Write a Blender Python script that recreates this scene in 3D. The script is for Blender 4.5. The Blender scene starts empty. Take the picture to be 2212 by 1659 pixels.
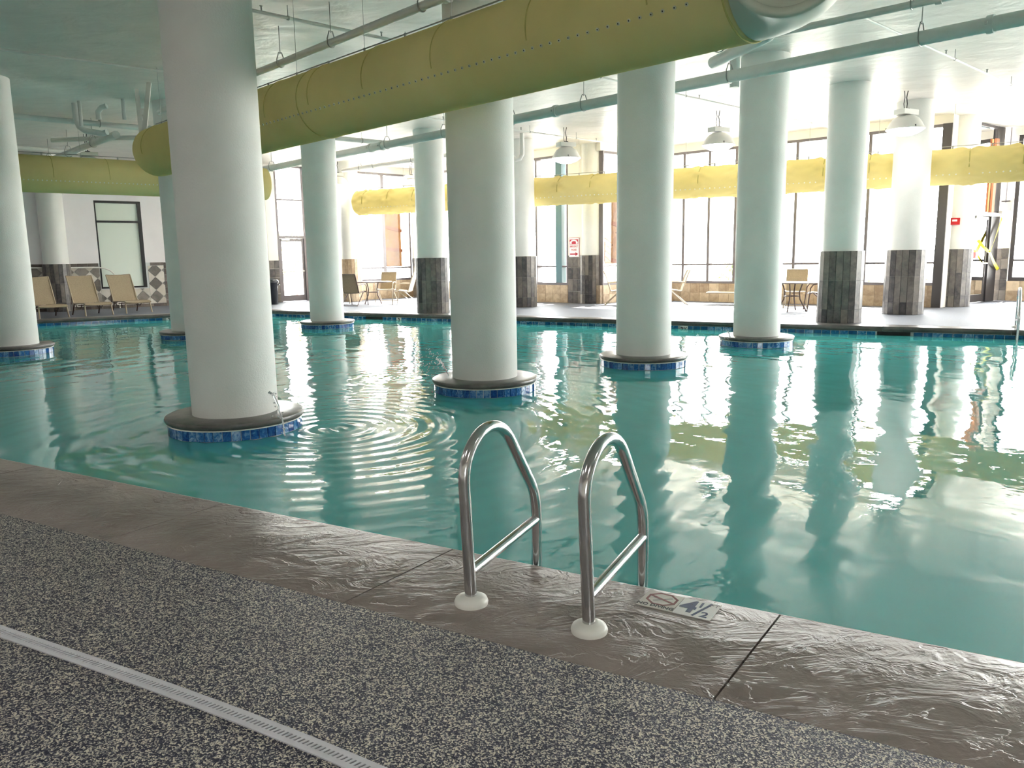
import bpy, math, random
import numpy as np
from mathutils import Vector, Matrix, Quaternion

random.seed(7)
rng = np.random.default_rng(7)
SC = bpy.context.scene
COL = SC.collection
PI = math.pi

# ------------------------------------------------------------------ camera, sky, sun, exposure
EYE = 1.4
PITCH, ROLL = math.radians(9.236), math.radians(0.954)
fw = Vector((0, math.cos(PITCH), -math.sin(PITCH)))
up0 = Vector((0, math.sin(PITCH), math.cos(PITCH)))
r0 = Vector((1, 0, 0))
rt = r0 * math.cos(ROLL) - up0 * math.sin(ROLL)
up = r0 * math.sin(ROLL) + up0 * math.cos(ROLL)
cam = bpy.data.cameras.new('camera')
cam.sensor_width = 36.0
cam.lens = 1694.0 / 2212.0 * 36.0
cam.clip_end = 500
cob = bpy.data.objects.new('camera', cam)
COL.objects.link(cob)
cob.matrix_world = Matrix(((rt.x, up.x, -fw.x, 0), (rt.y, up.y, -fw.y, 0), (rt.z, up.z, -fw.z, EYE), (0, 0, 0, 1)))
SC.camera = cob

world = bpy.data.worlds.new('world')
SC.world = world
world.use_nodes = True
bg = world.node_tree.nodes['Background']
bg.inputs[0].default_value = (1.0, 0.985, 0.96, 1)
bg.inputs[1].default_value = 12.5

sun = bpy.data.lights.new('sun', 'SUN')
sun.energy = 28.0
sun.angle = math.radians(1.0)
sun.color = (1.0, 0.94, 0.84)
sob = bpy.data.objects.new('sun', sun)
COL.objects.link(sob)
sdir = Vector((-0.50, -0.62, -0.80)).normalized()      # the way the light travels
sob.rotation_euler = sdir.to_track_quat('-Z', 'Y').to_euler()
sob.location = (12, 30, 20)

SC.view_settings.view_transform = 'Standard'
SC.view_settings.look = 'None'
SC.view_settings.gamma = 1.0
SC.view_settings.use_curve_mapping = False
SC.view_settings.exposure = 1.03
cy = SC.cycles
cy.max_bounces = 8
cy.diffuse_bounces = 4
cy.glossy_bounces = 3
cy.transmission_bounces = 3
cy.transparent_max_bounces = 10
cy.use_adaptive_sampling = True
cy.adaptive_threshold = 0.01
cy.use_light_tree = False
cy.caustics_reflective = False
cy.caustics_refractive = False
cy.sample_clamp_indirect = 8.0
cy.use_denoising = True

# ------------------------------------------------------------------ material helpers
def lin(r, g, b):
    f = lambda c: (c / 255 / 12.92) if c / 255 <= 0.04045 else ((c / 255 + 0.055) / 1.055) ** 2.4
    return (f(r), f(g), f(b), 1.0)

class NT:
    def __init__(s, name):
        s.m = bpy.data.materials.new(name); s.m.use_nodes = True
        s.t = s.m.node_tree; s.t.nodes.clear()
        s.out = s.t.nodes.new('ShaderNodeOutputMaterial')
    def n(s, typ, **kw):
        nd = s.t.nodes.new('ShaderNode' + typ)
        for k, v in kw.items(): setattr(nd, k, v)
        return nd
    def l(s, a, b): s.t.links.new(a, b)
    def setin(s, nd, **kw):
        for k, v in kw.items():
            k2 = k.replace('_', ' ')
            if hasattr(v, 'is_output'): s.l(v, nd.inputs[k2])
            else: nd.inputs[k2].default_value = v
        return nd
    def coord(s, scale=(1, 1, 1), rot=(0, 0, 0), kind='Object'):
        tc = s.n('TexCoord'); mp = s.n('Mapping')
        mp.inputs['Scale'].default_value = scale; mp.inputs['Rotation'].default_value = rot
        s.l(tc.outputs[kind], mp.inputs['Vector']); return mp.outputs['Vector']
    def noise(s, vec, scale, detail=3, rough=0.5, dist=0.0, out='Fac'):
        nd = s.n('TexNoise'); s.l(vec, nd.inputs['Vector'])
        nd.inputs['Scale'].default_value = scale; nd.inputs['Detail'].default_value = detail
        nd.inputs['Roughness'].default_value = rough; nd.inputs['Distortion'].default_value = dist
        return nd.outputs[out]
    def ramp(s, fac, stops, interp='LINEAR'):
        nd = s.n('ValToRGB'); cr = nd.color_ramp; cr.interpolation = interp
        while len(cr.elements) < len(stops): cr.elements.new(0.5)
        for e, (p, c) in zip(cr.elements, stops): e.position = p; e.color = c if len(c) == 4 else (*c, 1)
        s.l(fac, nd.inputs['Fac']); return nd.outputs['Color']
    def bump(s, h, strength=0.3, dist=0.02, normal=None):
        nd = s.n('Bump'); nd.inputs['Strength'].default_value = strength; nd.inputs['Distance'].default_value = dist
        s.l(h, nd.inputs['Height'])
        if normal is not None: s.l(normal, nd.inputs['Normal'])
        return nd.outputs['Normal']
    def princ(s, **kw):
        p = s.n('BsdfPrincipled'); s.setin(p, **kw); s.l(p.outputs[0], s.out.inputs['Surface']); return p

def simple(name, col, rough=0.5, metal=0.0, var=0.0, vscale=8, bscale=0, bstr=0.0, bdist=0.01, spec=None):
    t = NT(name); v = t.coord()
    kw = dict(Roughness=rough, Metallic=metal)
    if var:
        f = t.noise(v, vscale, 4)
        d = tuple(c * (1 - var) for c in col[:3]); u_ = tuple(min(1, c * (1 + var)) for c in col[:3])
        kw['Base_Color'] = t.ramp(f, [(0.3, d), (0.7, u_)])
    else:
        kw['Base_Color'] = col
    if bscale: kw['Normal'] = t.bump(t.noise(v, bscale, 4), bstr, bdist)
    p = t.princ(**kw)
    if spec is not None: p.inputs['Specular IOR Level'].default_value = spec
    return t.m

M = {}
M['paint'] = simple('white_column_paint', (0.80, 0.80, 0.77, 1), 0.55, var=0.03, vscale=2.5, bscale=70, bstr=0.35, bdist=0.006)
M['wall'] = simple('warm_wall_paint', (0.84, 0.81, 0.74, 1), 0.6, var=0.03, vscale=1.5, bscale=60, bstr=0.2, bdist=0.005)
M['wallcool'] = simple('cool_white_wall_paint', (0.92, 0.89, 0.91, 1), 0.6, var=0.03, vscale=1.5, bscale=60, bstr=0.2, bdist=0.005)
M['pipe'] = simple('painted_pipe', (0.62, 0.64, 0.61, 1), 0.5, var=0.05, vscale=5)
M['pipewhite'] = simple('white_pipe', (0.80, 0.79, 0.75, 1), 0.4)
M['hanger'] = simple('hanger_steel', (0.34, 0.35, 0.33, 1), 0.45, 0.6)
M['frame'] = simple('dark_bronze_frame', (0.055, 0.05, 0.052, 1), 0.4, 0.2)
M['framegrey'] = simple('anodised_mullion', (0.17, 0.155, 0.165, 1), 0.4, 0.3)
M['framewhite'] = simple('pale_mullion_side', (0.55, 0.53, 0.55, 1), 0.45)
M['frameteal'] = simple('teal_post', (0.10, 0.19, 0.22, 1), 0.4)
M['black'] = simple('black_frame', (0.008, 0.008, 0.01, 1), 0.35)
M['steel'] = simple('polished_steel', (0.62, 0.62, 0.63, 1), 0.17, 1.0, var=0.06, vscale=14)
M['whiteplastic'] = simple('white_plastic', (0.82, 0.81, 0.76, 1), 0.35)
M['drain'] = simple('lilac_white_drain', (0.66, 0.65, 0.70, 1), 0.45, var=0.05, vscale=20)
M['dark'] = simple('dark_void', (0.01, 0.01, 0.012, 1), 0.7)
M['red'] = simple('red_plastic', (0.62, 0.02, 0.025, 1), 0.35)
M['redink'] = simple('red_sign_ink', (0.45, 0.012, 0.04, 1), 0.5)
M['signwhite'] = simple('sign_white', (0.86, 0.85, 0.84, 1), 0.4)
M['navy'] = simple('navy_ink', (0.05, 0.07, 0.16, 1), 0.5)
M['ink'] = simple('black_ink', (0.012, 0.012, 0.016, 1), 0.5)
M['fadedred'] = simple('faded_red_ink', (0.36, 0.17, 0.17, 1), 0.6, var=0.2, vscale=60)
M['fadedink'] = simple('faded_grey_ink', (0.42, 0.40, 0.41, 1), 0.6)
M['fadedblack'] = simple('worn_black_ink', (0.10, 0.10, 0.11, 1), 0.6, var=0.5, vscale=70)
M['marker'] = simple('marker_ceramic', (0.78, 0.73, 0.68, 1), 0.35, var=0.06, vscale=30)
M['marker2'] = simple('marker_ceramic_white', (0.84, 0.84, 0.83, 1), 0.3, var=0.03, vscale=30)
M['sling'] = simple('tan_sling', (0.33, 0.26, 0.17, 1), 0.7, var=0.12, vscale=40)
M['tanframe'] = simple('tan_frame', (0.36, 0.29, 0.20, 1), 0.4)
M['brownframe'] = simple('brown_frame', (0.07, 0.035, 0.025, 1), 0.4)
M['tabletop'] = simple('table_top', (0.25, 0.21, 0.18, 1), 0.25)
M['bin'] = simple('black_bin', (0.012, 0.016, 0.022, 1), 0.4)
M['tape'] = simple('yellow_tape', (0.80, 0.70, 0.02, 1), 0.4)
M['darkgrout'] = simple('grey_grout', (0.22, 0.21, 0.20, 1), 0.7)
M['grout'] = simple('white_grout', (0.72, 0.74, 0.74, 1), 0.6)
M['concrete'] = simple('pale_concrete', (0.55, 0.53, 0.50, 1), 0.7, var=0.08, vscale=1.2)
M['grass'] = simple('lawn', (0.16, 0.26, 0.06, 1), 0.9, var=0.3, vscale=3)
M['leaf'] = simple('shrub_leaf', (0.12, 0.24, 0.04, 1), 0.6, var=0.4, vscale=6)
M['leafyellow'] = simple('palm_leaf', (0.35, 0.36, 0.06, 1), 0.6, var=0.3, vscale=6)
M['plaster'] = simple('pool_plaster', (0.62, 0.72, 0.70, 1), 0.6, var=0.05, vscale=1.0)
M['lampshell'] = simple('lamp_shell', (0.76, 0.75, 0.71, 1), 0.35)
M['cord'] = simple('lamp_cord', (0.03, 0.028, 0.03, 1), 0.5)

def m_ceiling():
    t = NT('ceiling_plaster'); v = t.coord(scale=(1, 1, 1))
    v2 = t.coord(scale=(0.9, 1.2, 1), rot=(0, 0, 0.75))
    f = t.noise(v2, 1.3, 5, 0.6, 0.6)
    c = t.ramp(f, [(0.25, (0.64, 0.61, 0.565)), (0.75, (0.78, 0.735, 0.68))])
    n = t.bump(t.noise(v2, 2.0, 4, 0.5, 0.5), 0.5, 0.05)
    t.princ(Base_Color=c, Roughness=0.45, Normal=n)
    return t.m
M['ceiling'] = m_ceiling()

def m_deck():
    t = NT('speckled_deck'); v = t.coord()
    vo = t.n('TexVoronoi'); t.l(v, vo.inputs['Vector']); vo.inputs['Scale'].default_value = 215
    sep = t.n('SeparateColor'); t.l(vo.outputs['Color'], sep.inputs['Color'])
    big = t.noise(v, 60, 3, 0.6)
    mx = t.n('Math', operation='ADD'); t.l(sep.outputs[0], mx.inputs[0])
    m2 = t.n('Math', operation='MULTIPLY_ADD'); t.l(big, m2.inputs[0]); m2.inputs[1].default_value = 0.9; m2.inputs[2].default_value = -0.45
    t.l(m2.outputs[0], mx.inputs[1])
    c = t.ramp(mx.outputs[0], [(0.0, lin(26, 26, 50)), (0.38, lin(38, 38, 62)), (0.54, lin(98, 97, 110)), (0.62, lin(160, 155, 150)), (0.78, lin(214, 206, 190))], 'CONSTANT')
    n = t.bump(vo.outputs['Distance'], 0.6, 0.004)
    t.princ(Base_Color=c, Roughness=0.55, Normal=n)
    return t.m
M['deck'] = m_deck()

def m_fardeck():
    t = NT('pale_speckled_deck'); v = t.coord()
    f = t.noise(v, 90, 3, 0.7)
    c = t.ramp(f, [(0.35, lin(84, 90, 104)), (0.65, lin(136, 139, 150))])
    t.princ(Base_Color=c, Roughness=0.6)
    return t.m
M['fardeck'] = m_fardeck()

def m_stone():
    t = NT('stamped_coping_stone')
    v = t.coord(scale=(1.1, 2.3, 1.0), rot=(0, 0, 0.35))
    v1 = t.coord()
    warp = t.noise(v1, 2.2, 4, 0.6)
    # layered slate: a saw-tooth cut through warped noise leaves thin broken ledges
    base = t.noise(v, 2.3, 5, 0.55, 1.3)
    sc = t.n('Math', operation='MULTIPLY'); t.l(base, sc.inputs[0]); sc.inputs[1].default_value = 6.5
    fr = t.n('Math', operation='FRACT'); t.l(sc.outputs[0], fr.inputs[0])
    saw = t.ramp(fr.outputs[0], [(0.0, (0, 0, 0)), (0.86, (1, 1, 1)), (1.0, (0, 0, 0))])
    mask = t.ramp(t.noise(v1, 5.5, 3, 0.6), [(0.38, (0.12, 0.12, 0.12)), (0.62, (1, 1, 1))])
    ml = t.n('Math', operation='MULTIPLY'); t.l(saw, ml.inputs[0]); t.l(mask, ml.inputs[1])
    fine = t.noise(v1, 45, 4, 0.6)
    c = t.ramp(warp, [(0.3, lin(132, 121, 116)), (0.7, lin(158, 147, 142))])
    n0 = t.bump(fine, 0.5, 0.006)
    n1 = t.bump(ml.outputs[0], 0.75, 0.012, n0)
    t.princ(Base_Color=c, Roughness=0.36, Normal=n1)
    return t.m
M['stone'] = m_stone()

def m_cap():
    t = NT('dark_cap_stone'); v = t.coord()
    c = t.ramp(t.noise(v, 5, 4, 0.6), [(0.3, lin(84, 80, 78)), (0.7, lin(116, 110, 106))])
    t.princ(Base_Color=c, Roughness=0.3, Normal=t.bump(t.noise(v, 25, 4), 0.3, 0.008))
    return t.m
M['cap'] = m_cap()

def m_bluetile(name, a, b):
    t = NT(name); v = t.coord(kind='Generated')
    oi = t.n('ObjectInfo'); ad = t.n('VectorMath', operation='ADD'); sc = t.n('VectorMath', operation='SCALE')
    cmb = t.n('CombineXYZ'); t.l(oi.outputs['Random'], cmb.inputs[0]); t.l(oi.outputs['Random'], cmb.inputs[1])
    t.l(cmb.outputs[0], sc.inputs[0]); sc.inputs['Scale'].default_value = 37.0
    t.l(v, ad.inputs[0]); t.l(sc.outputs[0], ad.inputs[1])
    f = t.noise(ad.outputs[0], 1.8, 4, 0.6, 1.0)
    m2 = t.n('Math', operation='MULTIPLY_ADD'); t.l(oi.outputs['Random'], m2.inputs[0]); m2.inputs[1].default_value = 0.3; m2.inputs[2].default_value = -0.15
    ad2 = t.n('Math', operation='ADD'); t.l(f, ad2.inputs[0]); t.l(m2.outputs[0], ad2.inputs[1])
    c = t.ramp(ad2.outputs[0], [(0.3, a), (0.55, b), (0.8, lin(150, 190, 220))])
    t.princ(Base_Color=c, Roughness=0.12)
    return t.m
M['bluetile'] = m_bluetile('cobalt_marbled_tile', lin(22, 60, 130), lin(52, 110, 175))
M['fartile'] = m_bluetile('sea_blue_tile', lin(14, 70, 120), lin(24, 105, 160))

def m_slate(name, a, b):
    t = NT(name); v = t.coord()
    oi = t.n('ObjectInfo'); ad = t.n('Vector' + 'Math', operation='ADD'); cmb = t.n('CombineXYZ')
    m1 = t.n('Math', operation='MULTIPLY'); t.l(oi.outputs['Random'], m1.inputs[0]); m1.inputs[1].default_value = 50
    t.l(m1.outputs[0], cmb.inputs[0]); t.l(m1.outputs[0], cmb.inputs[2]); t.l(v, ad.inputs[0]); t.l(cmb.outputs[0], ad.inputs[1])
    f = t.noise(ad.outputs[0], 6, 5, 0.65, 0.3)
    m2 = t.n('Math', operation='MULTIPLY_ADD'); t.l(oi.outputs['Random'], m2.inputs[0]); m2.inputs[1].default_value = 0.5; m2.inputs[2].default_value = -0.25
    ad2 = t.n('Math', operation='ADD'); t.l(f, ad2.inputs[0]); t.l(m2.outputs[0], ad2.inputs[1])
    c = t.ramp(ad2.outputs[0], [(0.25, a), (0.75, b)])
    t.princ(Base_Color=c, Roughness=0.38)
    return t.m
M['slate'] = m_slate('grey_slate_tile', lin(60, 58, 60), lin(126, 119, 112))
M['travertine'] = m_slate('beige_stone_tile', lin(150, 128, 104), lin(206, 186, 158))
M['creamtile'] = m_slate('cream_stone_tile', lin(212, 204, 192), lin(236, 230, 222))
M['greytile'] = m_slate('grey_diamond_tile', lin(104, 98, 92), lin(158, 150, 142))
M['brownborder'] = m_slate('brown_border_tile', lin(84, 74, 70), lin(130, 118, 110))

def m_fabric():
    t = NT('yellow_duct_fabric'); v = t.coord()
    c = t.ramp(t.noise(v, 1.2, 4), [(0.3, (0.71, 0.63, 0.30)), (0.7, (0.79, 0.70, 0.36))])
    n = t.bump(t.noise(v, 120, 2), 0.1, 0.003)
    d = t.n('BsdfDiffuse'); t.l(c, d.inputs['Color']); t.l(n, d.inputs['Normal'])
    tr = t.n('BsdfTranslucent'); t.l(c, tr.inputs['Color'])
    mx = t.n('MixShader'); mx.inputs[0].default_value = 0.3
    t.l(d.outputs[0], mx.inputs[1]); t.l(tr.outputs[0], mx.inputs[2]); t.l(mx.outputs[0], t.out.inputs['Surface'])
    return t.m
M['fabric'] = m_fabric()
M['seam'] = simple('duct_seam', (0.50, 0.45, 0.15, 1), 0.6)
M['ductmetal'] = simple('green_grey_duct_collar', (0.52, 0.56, 0.46, 1), 0.45)
M['nozzle'] = simple('nozzle_rim', (0.60, 0.60, 0.48, 1), 0.4)

def m_glass(name, tint=(0.97, 0.985, 0.98, 1)):
    t = NT(name)
    tr = t.n('BsdfTransparent'); tr.inputs['Color'].default_value = tint
    gl = t.n('BsdfGlossy'); gl.inputs['Roughness'].default_value = 0.02
    fr = t.n('Fresnel'); fr.inputs['IOR'].default_value = 1.22
    mx = t.n('MixShader'); t.l(fr.outputs[0], mx.inputs[0]); t.l(tr.outputs[0], mx.inputs[1]); t.l(gl.outputs[0], mx.inputs[2])
    t.l(mx.outputs[0], t.out.inputs['Surface']); return t.m
M['glass'] = m_glass('window_glass')
M['reflectionpaint'] = simple('painted_reflection_glass', (0.82, 0.90, 0.82, 1), 0.12)  # pale mint base stands for the bright windows mirrored in the pane

def m_water():
    t = NT('pool_water_surface'); v = t.coord()
    h1 = t.noise(v, 9, 2, 0.5)
    nrm = t.bump(h1, 0.06, 0.02)
    fr = t.n('Fresnel'); fr.inputs['IOR'].default_value = 2.75; t.l(nrm, fr.inputs['Normal'])
    gl = t.n('BsdfGlossy'); gl.inputs['Roughness'].default_value = 0.0; t.l(nrm, gl.inputs['Normal'])
    d = t.n('BsdfDiffuse')
    cl = t.ramp(t.noise(v, 0.5, 3), [(0.3, (0.075, 0.52, 0.52)), (0.7, (0.10, 0.58, 0.575))])
    t.l(cl, d.inputs['Color'])
    tr = t.n('BsdfTransparent'); tr.inputs['Color'].default_value = (0.10, 0.62, 0.54, 1)
    mb = t.n('MixShader'); mb.inputs[0].default_value = 0.15
    t.l(d.outputs[0], mb.inputs[1]); t.l(tr.outputs[0], mb.inputs[2])
    mx = t.n('MixShader'); t.l(fr.outputs[0], mx.inputs[0]); t.l(mb.outputs[0], mx.inputs[1]); t.l(gl.outputs[0], mx.inputs[2])
    t.l(mx.outputs[0], t.out.inputs['Surface']); return t.m
M['water'] = m_water()

def m_drop():
    t = NT('splash_water')
    t.princ(Base_Color=(0.93, 0.97, 0.98, 1), Roughness=0.05, IOR=1.33, Transmission_Weight=0.5)
    return t.m
M['drop'] = m_drop()

def m_emit(name, col, s):
    t = NT(name); e = t.n('Emission'); e.inputs[0].default_value = col; e.inputs[1].default_value = s
    t.l(e.outputs[0], t.out.inputs['Surface']); return t.m
M['lens'] = m_emit('lit_lamp_lens', (1.0, 0.95, 0.89, 1), 12.0)
M['poollamp'] = m_emit('lit_pool_lamp', (1.0, 0.72, 0.35, 1), 4.0)

def m_wood():
    t = NT('pine_plywood'); v = t.coord(scale=(9, 9, 1.2))
    c = t.ramp(t.noise(v, 2.5, 5, 0.6, 1.2), [(0.3, lin(150, 96, 52)), (0.7, lin(204, 150, 92))])
    t.princ(Base_Color=c, Roughness=0.6); return t.m
M['wood'] = m_wood()
M['batten'] = simple('pine_batten', lin(164, 98, 58), 0.6, var=0.12, vscale=9)
M['knot'] = simple('wood_knot', lin(110, 60, 30), 0.7)

# ------------------------------------------------------------------ mesh helpers
class Geo:
    def __init__(s): s.v = []; s.f = []
    def add(s, v, f):
        o = len(s.v); s.v += [tuple(p) for p in v]; s.f += [tuple(i + o for i in q) for q in f]; return s
    def box(s, c, d, rz=0.0):
        ca, sa = math.cos(rz), math.sin(rz); V = []
        for z in (-1, 1):
            for y in (-1, 1):
                for x in (-1, 1):
                    lx, ly = x * d[0] / 2, y * d[1] / 2
                    V.append((c[0] + lx * ca - ly * sa, c[1] + lx * sa + ly * ca, c[2] + z * d[2] / 2))
        return s.add(V, [(0, 2, 3, 1), (4, 5, 7, 6), (0, 1, 5, 4), (2, 6, 7, 3), (0, 4, 6, 2), (1, 3, 7, 5)])
    def bar(s, a, b, w, d, up=(0, 0, 1)):
        a = Vector(a); b = Vector(b); t = (b - a).normalized(); u_ = Vector(up)
        if abs(t.dot(u_)) > 0.98: u_ = Vector((1, 0, 0))
        x = t.cross(u_).normalized(); y = x.cross(t)
        V = [p + x * (i * w / 2) + y * (j * d / 2) for p in (a, b) for i, j in ((-1, -1), (1, -1), (1, 1), (-1, 1))]
        return s.add(V, [(3, 2, 1, 0), (4, 5, 6, 7), (0, 1, 5, 4), (1, 2, 6, 5), (2, 3, 7, 6), (3, 0, 4, 7)])
    def tube(s, pts, r, seg=12, caps=True, closed=False):
        P = [Vector(p) for p in pts]; n = len(P)
        R = r if hasattr(r, '__len__') else [r] * n
        T = []
        for i in range(n):
            a = P[i - 1] if (i > 0 or closed) else P[i]; b = P[(i + 1) % n] if (i < n - 1 or closed) else P[i]
            T.append((b - a).normalized())
        u_ = Vector((0, 0, 1)) if abs(T[0].z) < 0.9 else Vector((1, 0, 0))
        x = T[0].cross(u_).normalized(); V = []
        for i in range(n):
            if i:
                q = T[i - 1].rotation_difference(T[i]); x = (q @ x)
                x = (x - T[i] * x.dot(T[i])).normalized()
            y = T[i].cross(x)
            for k in range(seg):
                a = 2 * PI * k / seg; V.append(P[i] + (x * math.cos(a) + y * math.sin(a)) * R[i])
        F = []
        m = n if closed else n - 1
        for i in range(m):
            j = (i + 1) % n
            for k in range(seg):
                k2 = (k + 1) % seg; F.append((i * seg + k, i * seg + k2, j * seg + k2, j * seg + k))
        if caps and not closed:
            F.append(tuple(range(seg - 1, -1, -1))); F.append(tuple((n - 1) * seg + k for k in range(seg)))
        return s.add(V, F)
    def lathe(s, prof, seg=32, c=(0, 0, 0), cap0=True, cap1=True):
        V = []; F = []; n = len(prof)
        for r, z in prof:
            for k in range(seg):
                a = 2 * PI * k / seg; V.append((c[0] + r * math.cos(a), c[1] + r * math.sin(a), c[2] + z))
        for i in range(n - 1):
            for k in range(seg):
                k2 = (k + 1) % seg; F.append((i * seg + k, i * seg + k2, (i + 1) * seg + k2, (i + 1) * seg + k))
        if cap0: F.append(tuple(range(seg - 1, -1, -1)))
        if cap1: F.append(tuple((n - 1) * seg + k for k in range(seg)))
        return s.add(V, F)
    def prism(s, poly, z0, z1):
        n = len(poly); V = [(x, y, z0) for x, y in poly] + [(x, y, z1) for x, y in poly]
        F = [tuple(range(n - 1, -1, -1)), tuple(range(n, 2 * n))] + [(i, (i + 1) % n, n + (i + 1) % n, n + i) for i in range(n)]
        return s.add(V, F)
    def ico(s, c, r):
        t = (1 + 5 ** .5) / 2
        V = [(-1, t, 0), (1, t, 0), (-1, -t, 0), (1, -t, 0), (0, -1, t), (0, 1, t), (0, -1, -t), (0, 1, -t), (t, 0, -1), (t, 0, 1), (-t, 0, -1), (-t, 0, 1)]
        k = r / math.sqrt(1 + t * t)
        F = [(0, 11, 5), (0, 5, 1), (0, 1, 7), (0, 7, 10), (0, 10, 11), (1, 5, 9), (5, 11, 4), (11, 10, 2), (10, 7, 6), (7, 1, 8), (3, 9, 4), (3, 4, 2), (3, 2, 6), (3, 6, 8), (3, 8, 9), (4, 9, 5), (2, 4, 11), (6, 2, 10), (8, 6, 7), (9, 8, 1)]
        return s.add([(c[0] + x * k, c[1] + y * k, c[2] + z * k) for x, y, z in V], F)
    def mesh(s, name, smooth=True, ang=0.7):
        me = bpy.data.meshes.new(name); me.from_pydata(s.v, [], s.f)
        if smooth:
            me.shade_smooth(); me.set_sharp_from_angle(angle=ang)
        me.update(); return me

def tag(o, label=None, cat=None, group=None, kind=None):
    if label: o['label'] = label
    if cat: o['category'] = cat
    if group: o['group'] = group
    if kind: o['kind'] = kind
    return o

def link(o, parent=None, local=False):
    """children are placed in world coordinates unless local; their parents are only ever translated"""
    COL.objects.link(o)
    if parent is not None:
        o.parent = parent
        if not local: o.matrix_parent_inverse = Matrix.Translation(-Vector(parent.get('_w', (0, 0, 0))))
    o['_w'] = tuple(o.location)
    return o

def obj(name, g, mat, parent=None, local=False, smooth=True, loc=None, rz=None, ang=0.7):
    me = g.mesh(name, smooth, ang) if isinstance(g, Geo) else g
    if not me.materials: me.materials.append(M[mat] if isinstance(mat, str) else mat)
    o = bpy.data.objects.new(name, me)
    if loc is not None: o.location = loc
    if rz is not None: o.rotation_euler = (0, 0, rz)
    return link(o, parent, local)

def empty(name, loc=(0, 0, 0), rz=0.0, parent=None, local=False):
    o = bpy.data.objects.new(name, None); o.location = loc; o.rotation_euler = (0, 0, rz); o.empty_display_size = 0.2
    return link(o, parent, local)

def centre_mesh(me):
    """move a mesh to its own base centre, give back where that was"""
    co = np.empty(len(me.vertices) * 3); me.vertices.foreach_get('co', co); co = co.reshape(-1, 3)
    c = (co.min(0) + co.max(0)) / 2; c[2] = co[:, 2].min()
    me.vertices.foreach_set('co', (co - c).ravel()); me.update(); return c

def single(name, g, mat, label, cat, group=None, kind=None, smooth=True):
    me = g.mesh(name, smooth); c = centre_mesh(me)
    o = obj(name, me, mat, loc=c)
    return tag(o, label, cat, group, kind)

def copy_tree(o, parent=None):
    c = o.copy(); COL.objects.link(c)
    if parent is not None: c.parent = parent
    for ch in list(o.children): copy_tree(ch, c)
    return c

def text_mesh(s, size, ext=0.0008, ax='CENTER', bold=0.0):
    cu = bpy.data.curves.new('lettering', 'FONT'); cu.body = s; cu.size = size; cu.extrude = ext
    cu.align_x = ax; cu.align_y = 'CENTER'; cu.offset = bold; cu.resolution_u = 3
    ob = bpy.data.objects.new('lettering_tmp', cu); COL.objects.link(ob)
    me = bpy.data.meshes.new_from_object(ob)
    COL.objects.unlink(ob); bpy.data.objects.remove(ob); bpy.data.curves.remove(cu)
    return me

def lettering(name, s, size, mat, parent, mw, bold=0.0, sx=1.0, ext=0.0008):
    me = text_mesh(s, size, ext, bold=bold); me.materials.clear(); me.materials.append(M[mat])
    o = bpy.data.objects.new(name, me); COL.objects.link(o); o.parent = parent
    o.matrix_parent_inverse = Matrix.Translation(-Vector(parent['_w']))
    o.matrix_basis = mw @ Matrix.Diagonal((sx, 1, 1, 1))
    return o

# pool frame: s runs along the pool sides, n across the pool away from the camera
E1 = Vector((0.8704, -0.4924, 0)); E2 = Vector((0.4924, 0.8704, 0))
RZP = math.atan2(E1.y, E1.x)
def sn(s, n, z=0.0): return E1 * s + E2 * n + Vector((0, 0, z))
def xy(v): return (v[0], v[1])

WATER = -0.16
CEIL = 4.53
N_COP, N_EDGE, N_FAR = 2.305, 3.04, 16.08

# ------------------------------------------------------------------ floor, ceiling, pool basin
ROOM = [(-20.5, 18.26), (-11.16, 25.76), (-8.05, 26.55), (-6.2, 28.4), (-3.54, 28.81), (2.05, 23.22), (4.17, 24.42),
        (10.45, 19.1), (11.6, 20.2), (13.25, 21.45), (20.5, 15.2), (20.0, 4.0), (10.0, -10.0), (-10.0, -3.0)]
PA, PB = sn(-16, N_EDGE), sn(9, N_EDGE)
PC, PD = sn(9, N_FAR), Vector((-7.2, 22.55, 0))
PE = Vector((-18.0, 17.0, 0))

g = Geo()
a, b = sn(-16, N_COP), sn(9, N_COP)
g.prism([(-10, -3), (10, -10), (13.5, -5.1), xy(sn(9.0, -0.5)), xy(b), xy(a), (-15.2, 7.5)], -0.25, 0.0)
floor = obj('floor', g, 'deck', smooth=False); tag(floor, 'dark speckled chip deck in the foreground', kind='structure')
g = Geo()
g.prism([xy(PE), xy(PD), xy(PC), xy(sn(9.0, -0.5)), (13.5, -5.1), (20.0, 4.0), (20.6, 15.3), (13.4, 21.8), (11.6, 20.6), (10.6, 19.6), (4.3, 24.9), (2.2, 23.9), (-3.4, 29.2), (-6.3, 28.9), (-8.3, 26.9), (-11.2, 26.1), (-20.8, 18.4), (-15.2, 7.5), xy(sn(-16, N_COP)), xy(PA)], -0.25, -0.002)
o = obj('floor', g, 'fardeck', smooth=False); tag(o, 'pale grey deck beyond the pool', kind='structure')
g = Geo()
g.prism([(-21.2, 18.0), (-11.4, 26.3), (-8.4, 27.2), (-6.4, 29.2), (-3.4, 29.6), (2.2, 24.2), (4.2, 25.1), (10.5, 19.9), (11.4, 20.8), (13.2, 22.1), (21.2, 15.4), (20.6, 3.8), (10.1, -10.6), (-10.6, -3.4)], CEIL, CEIL + 0.25)
o = obj('ceiling', g, 'ceiling', smooth=False); tag(o, 'mottled white plaster ceiling', kind='structure')
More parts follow.
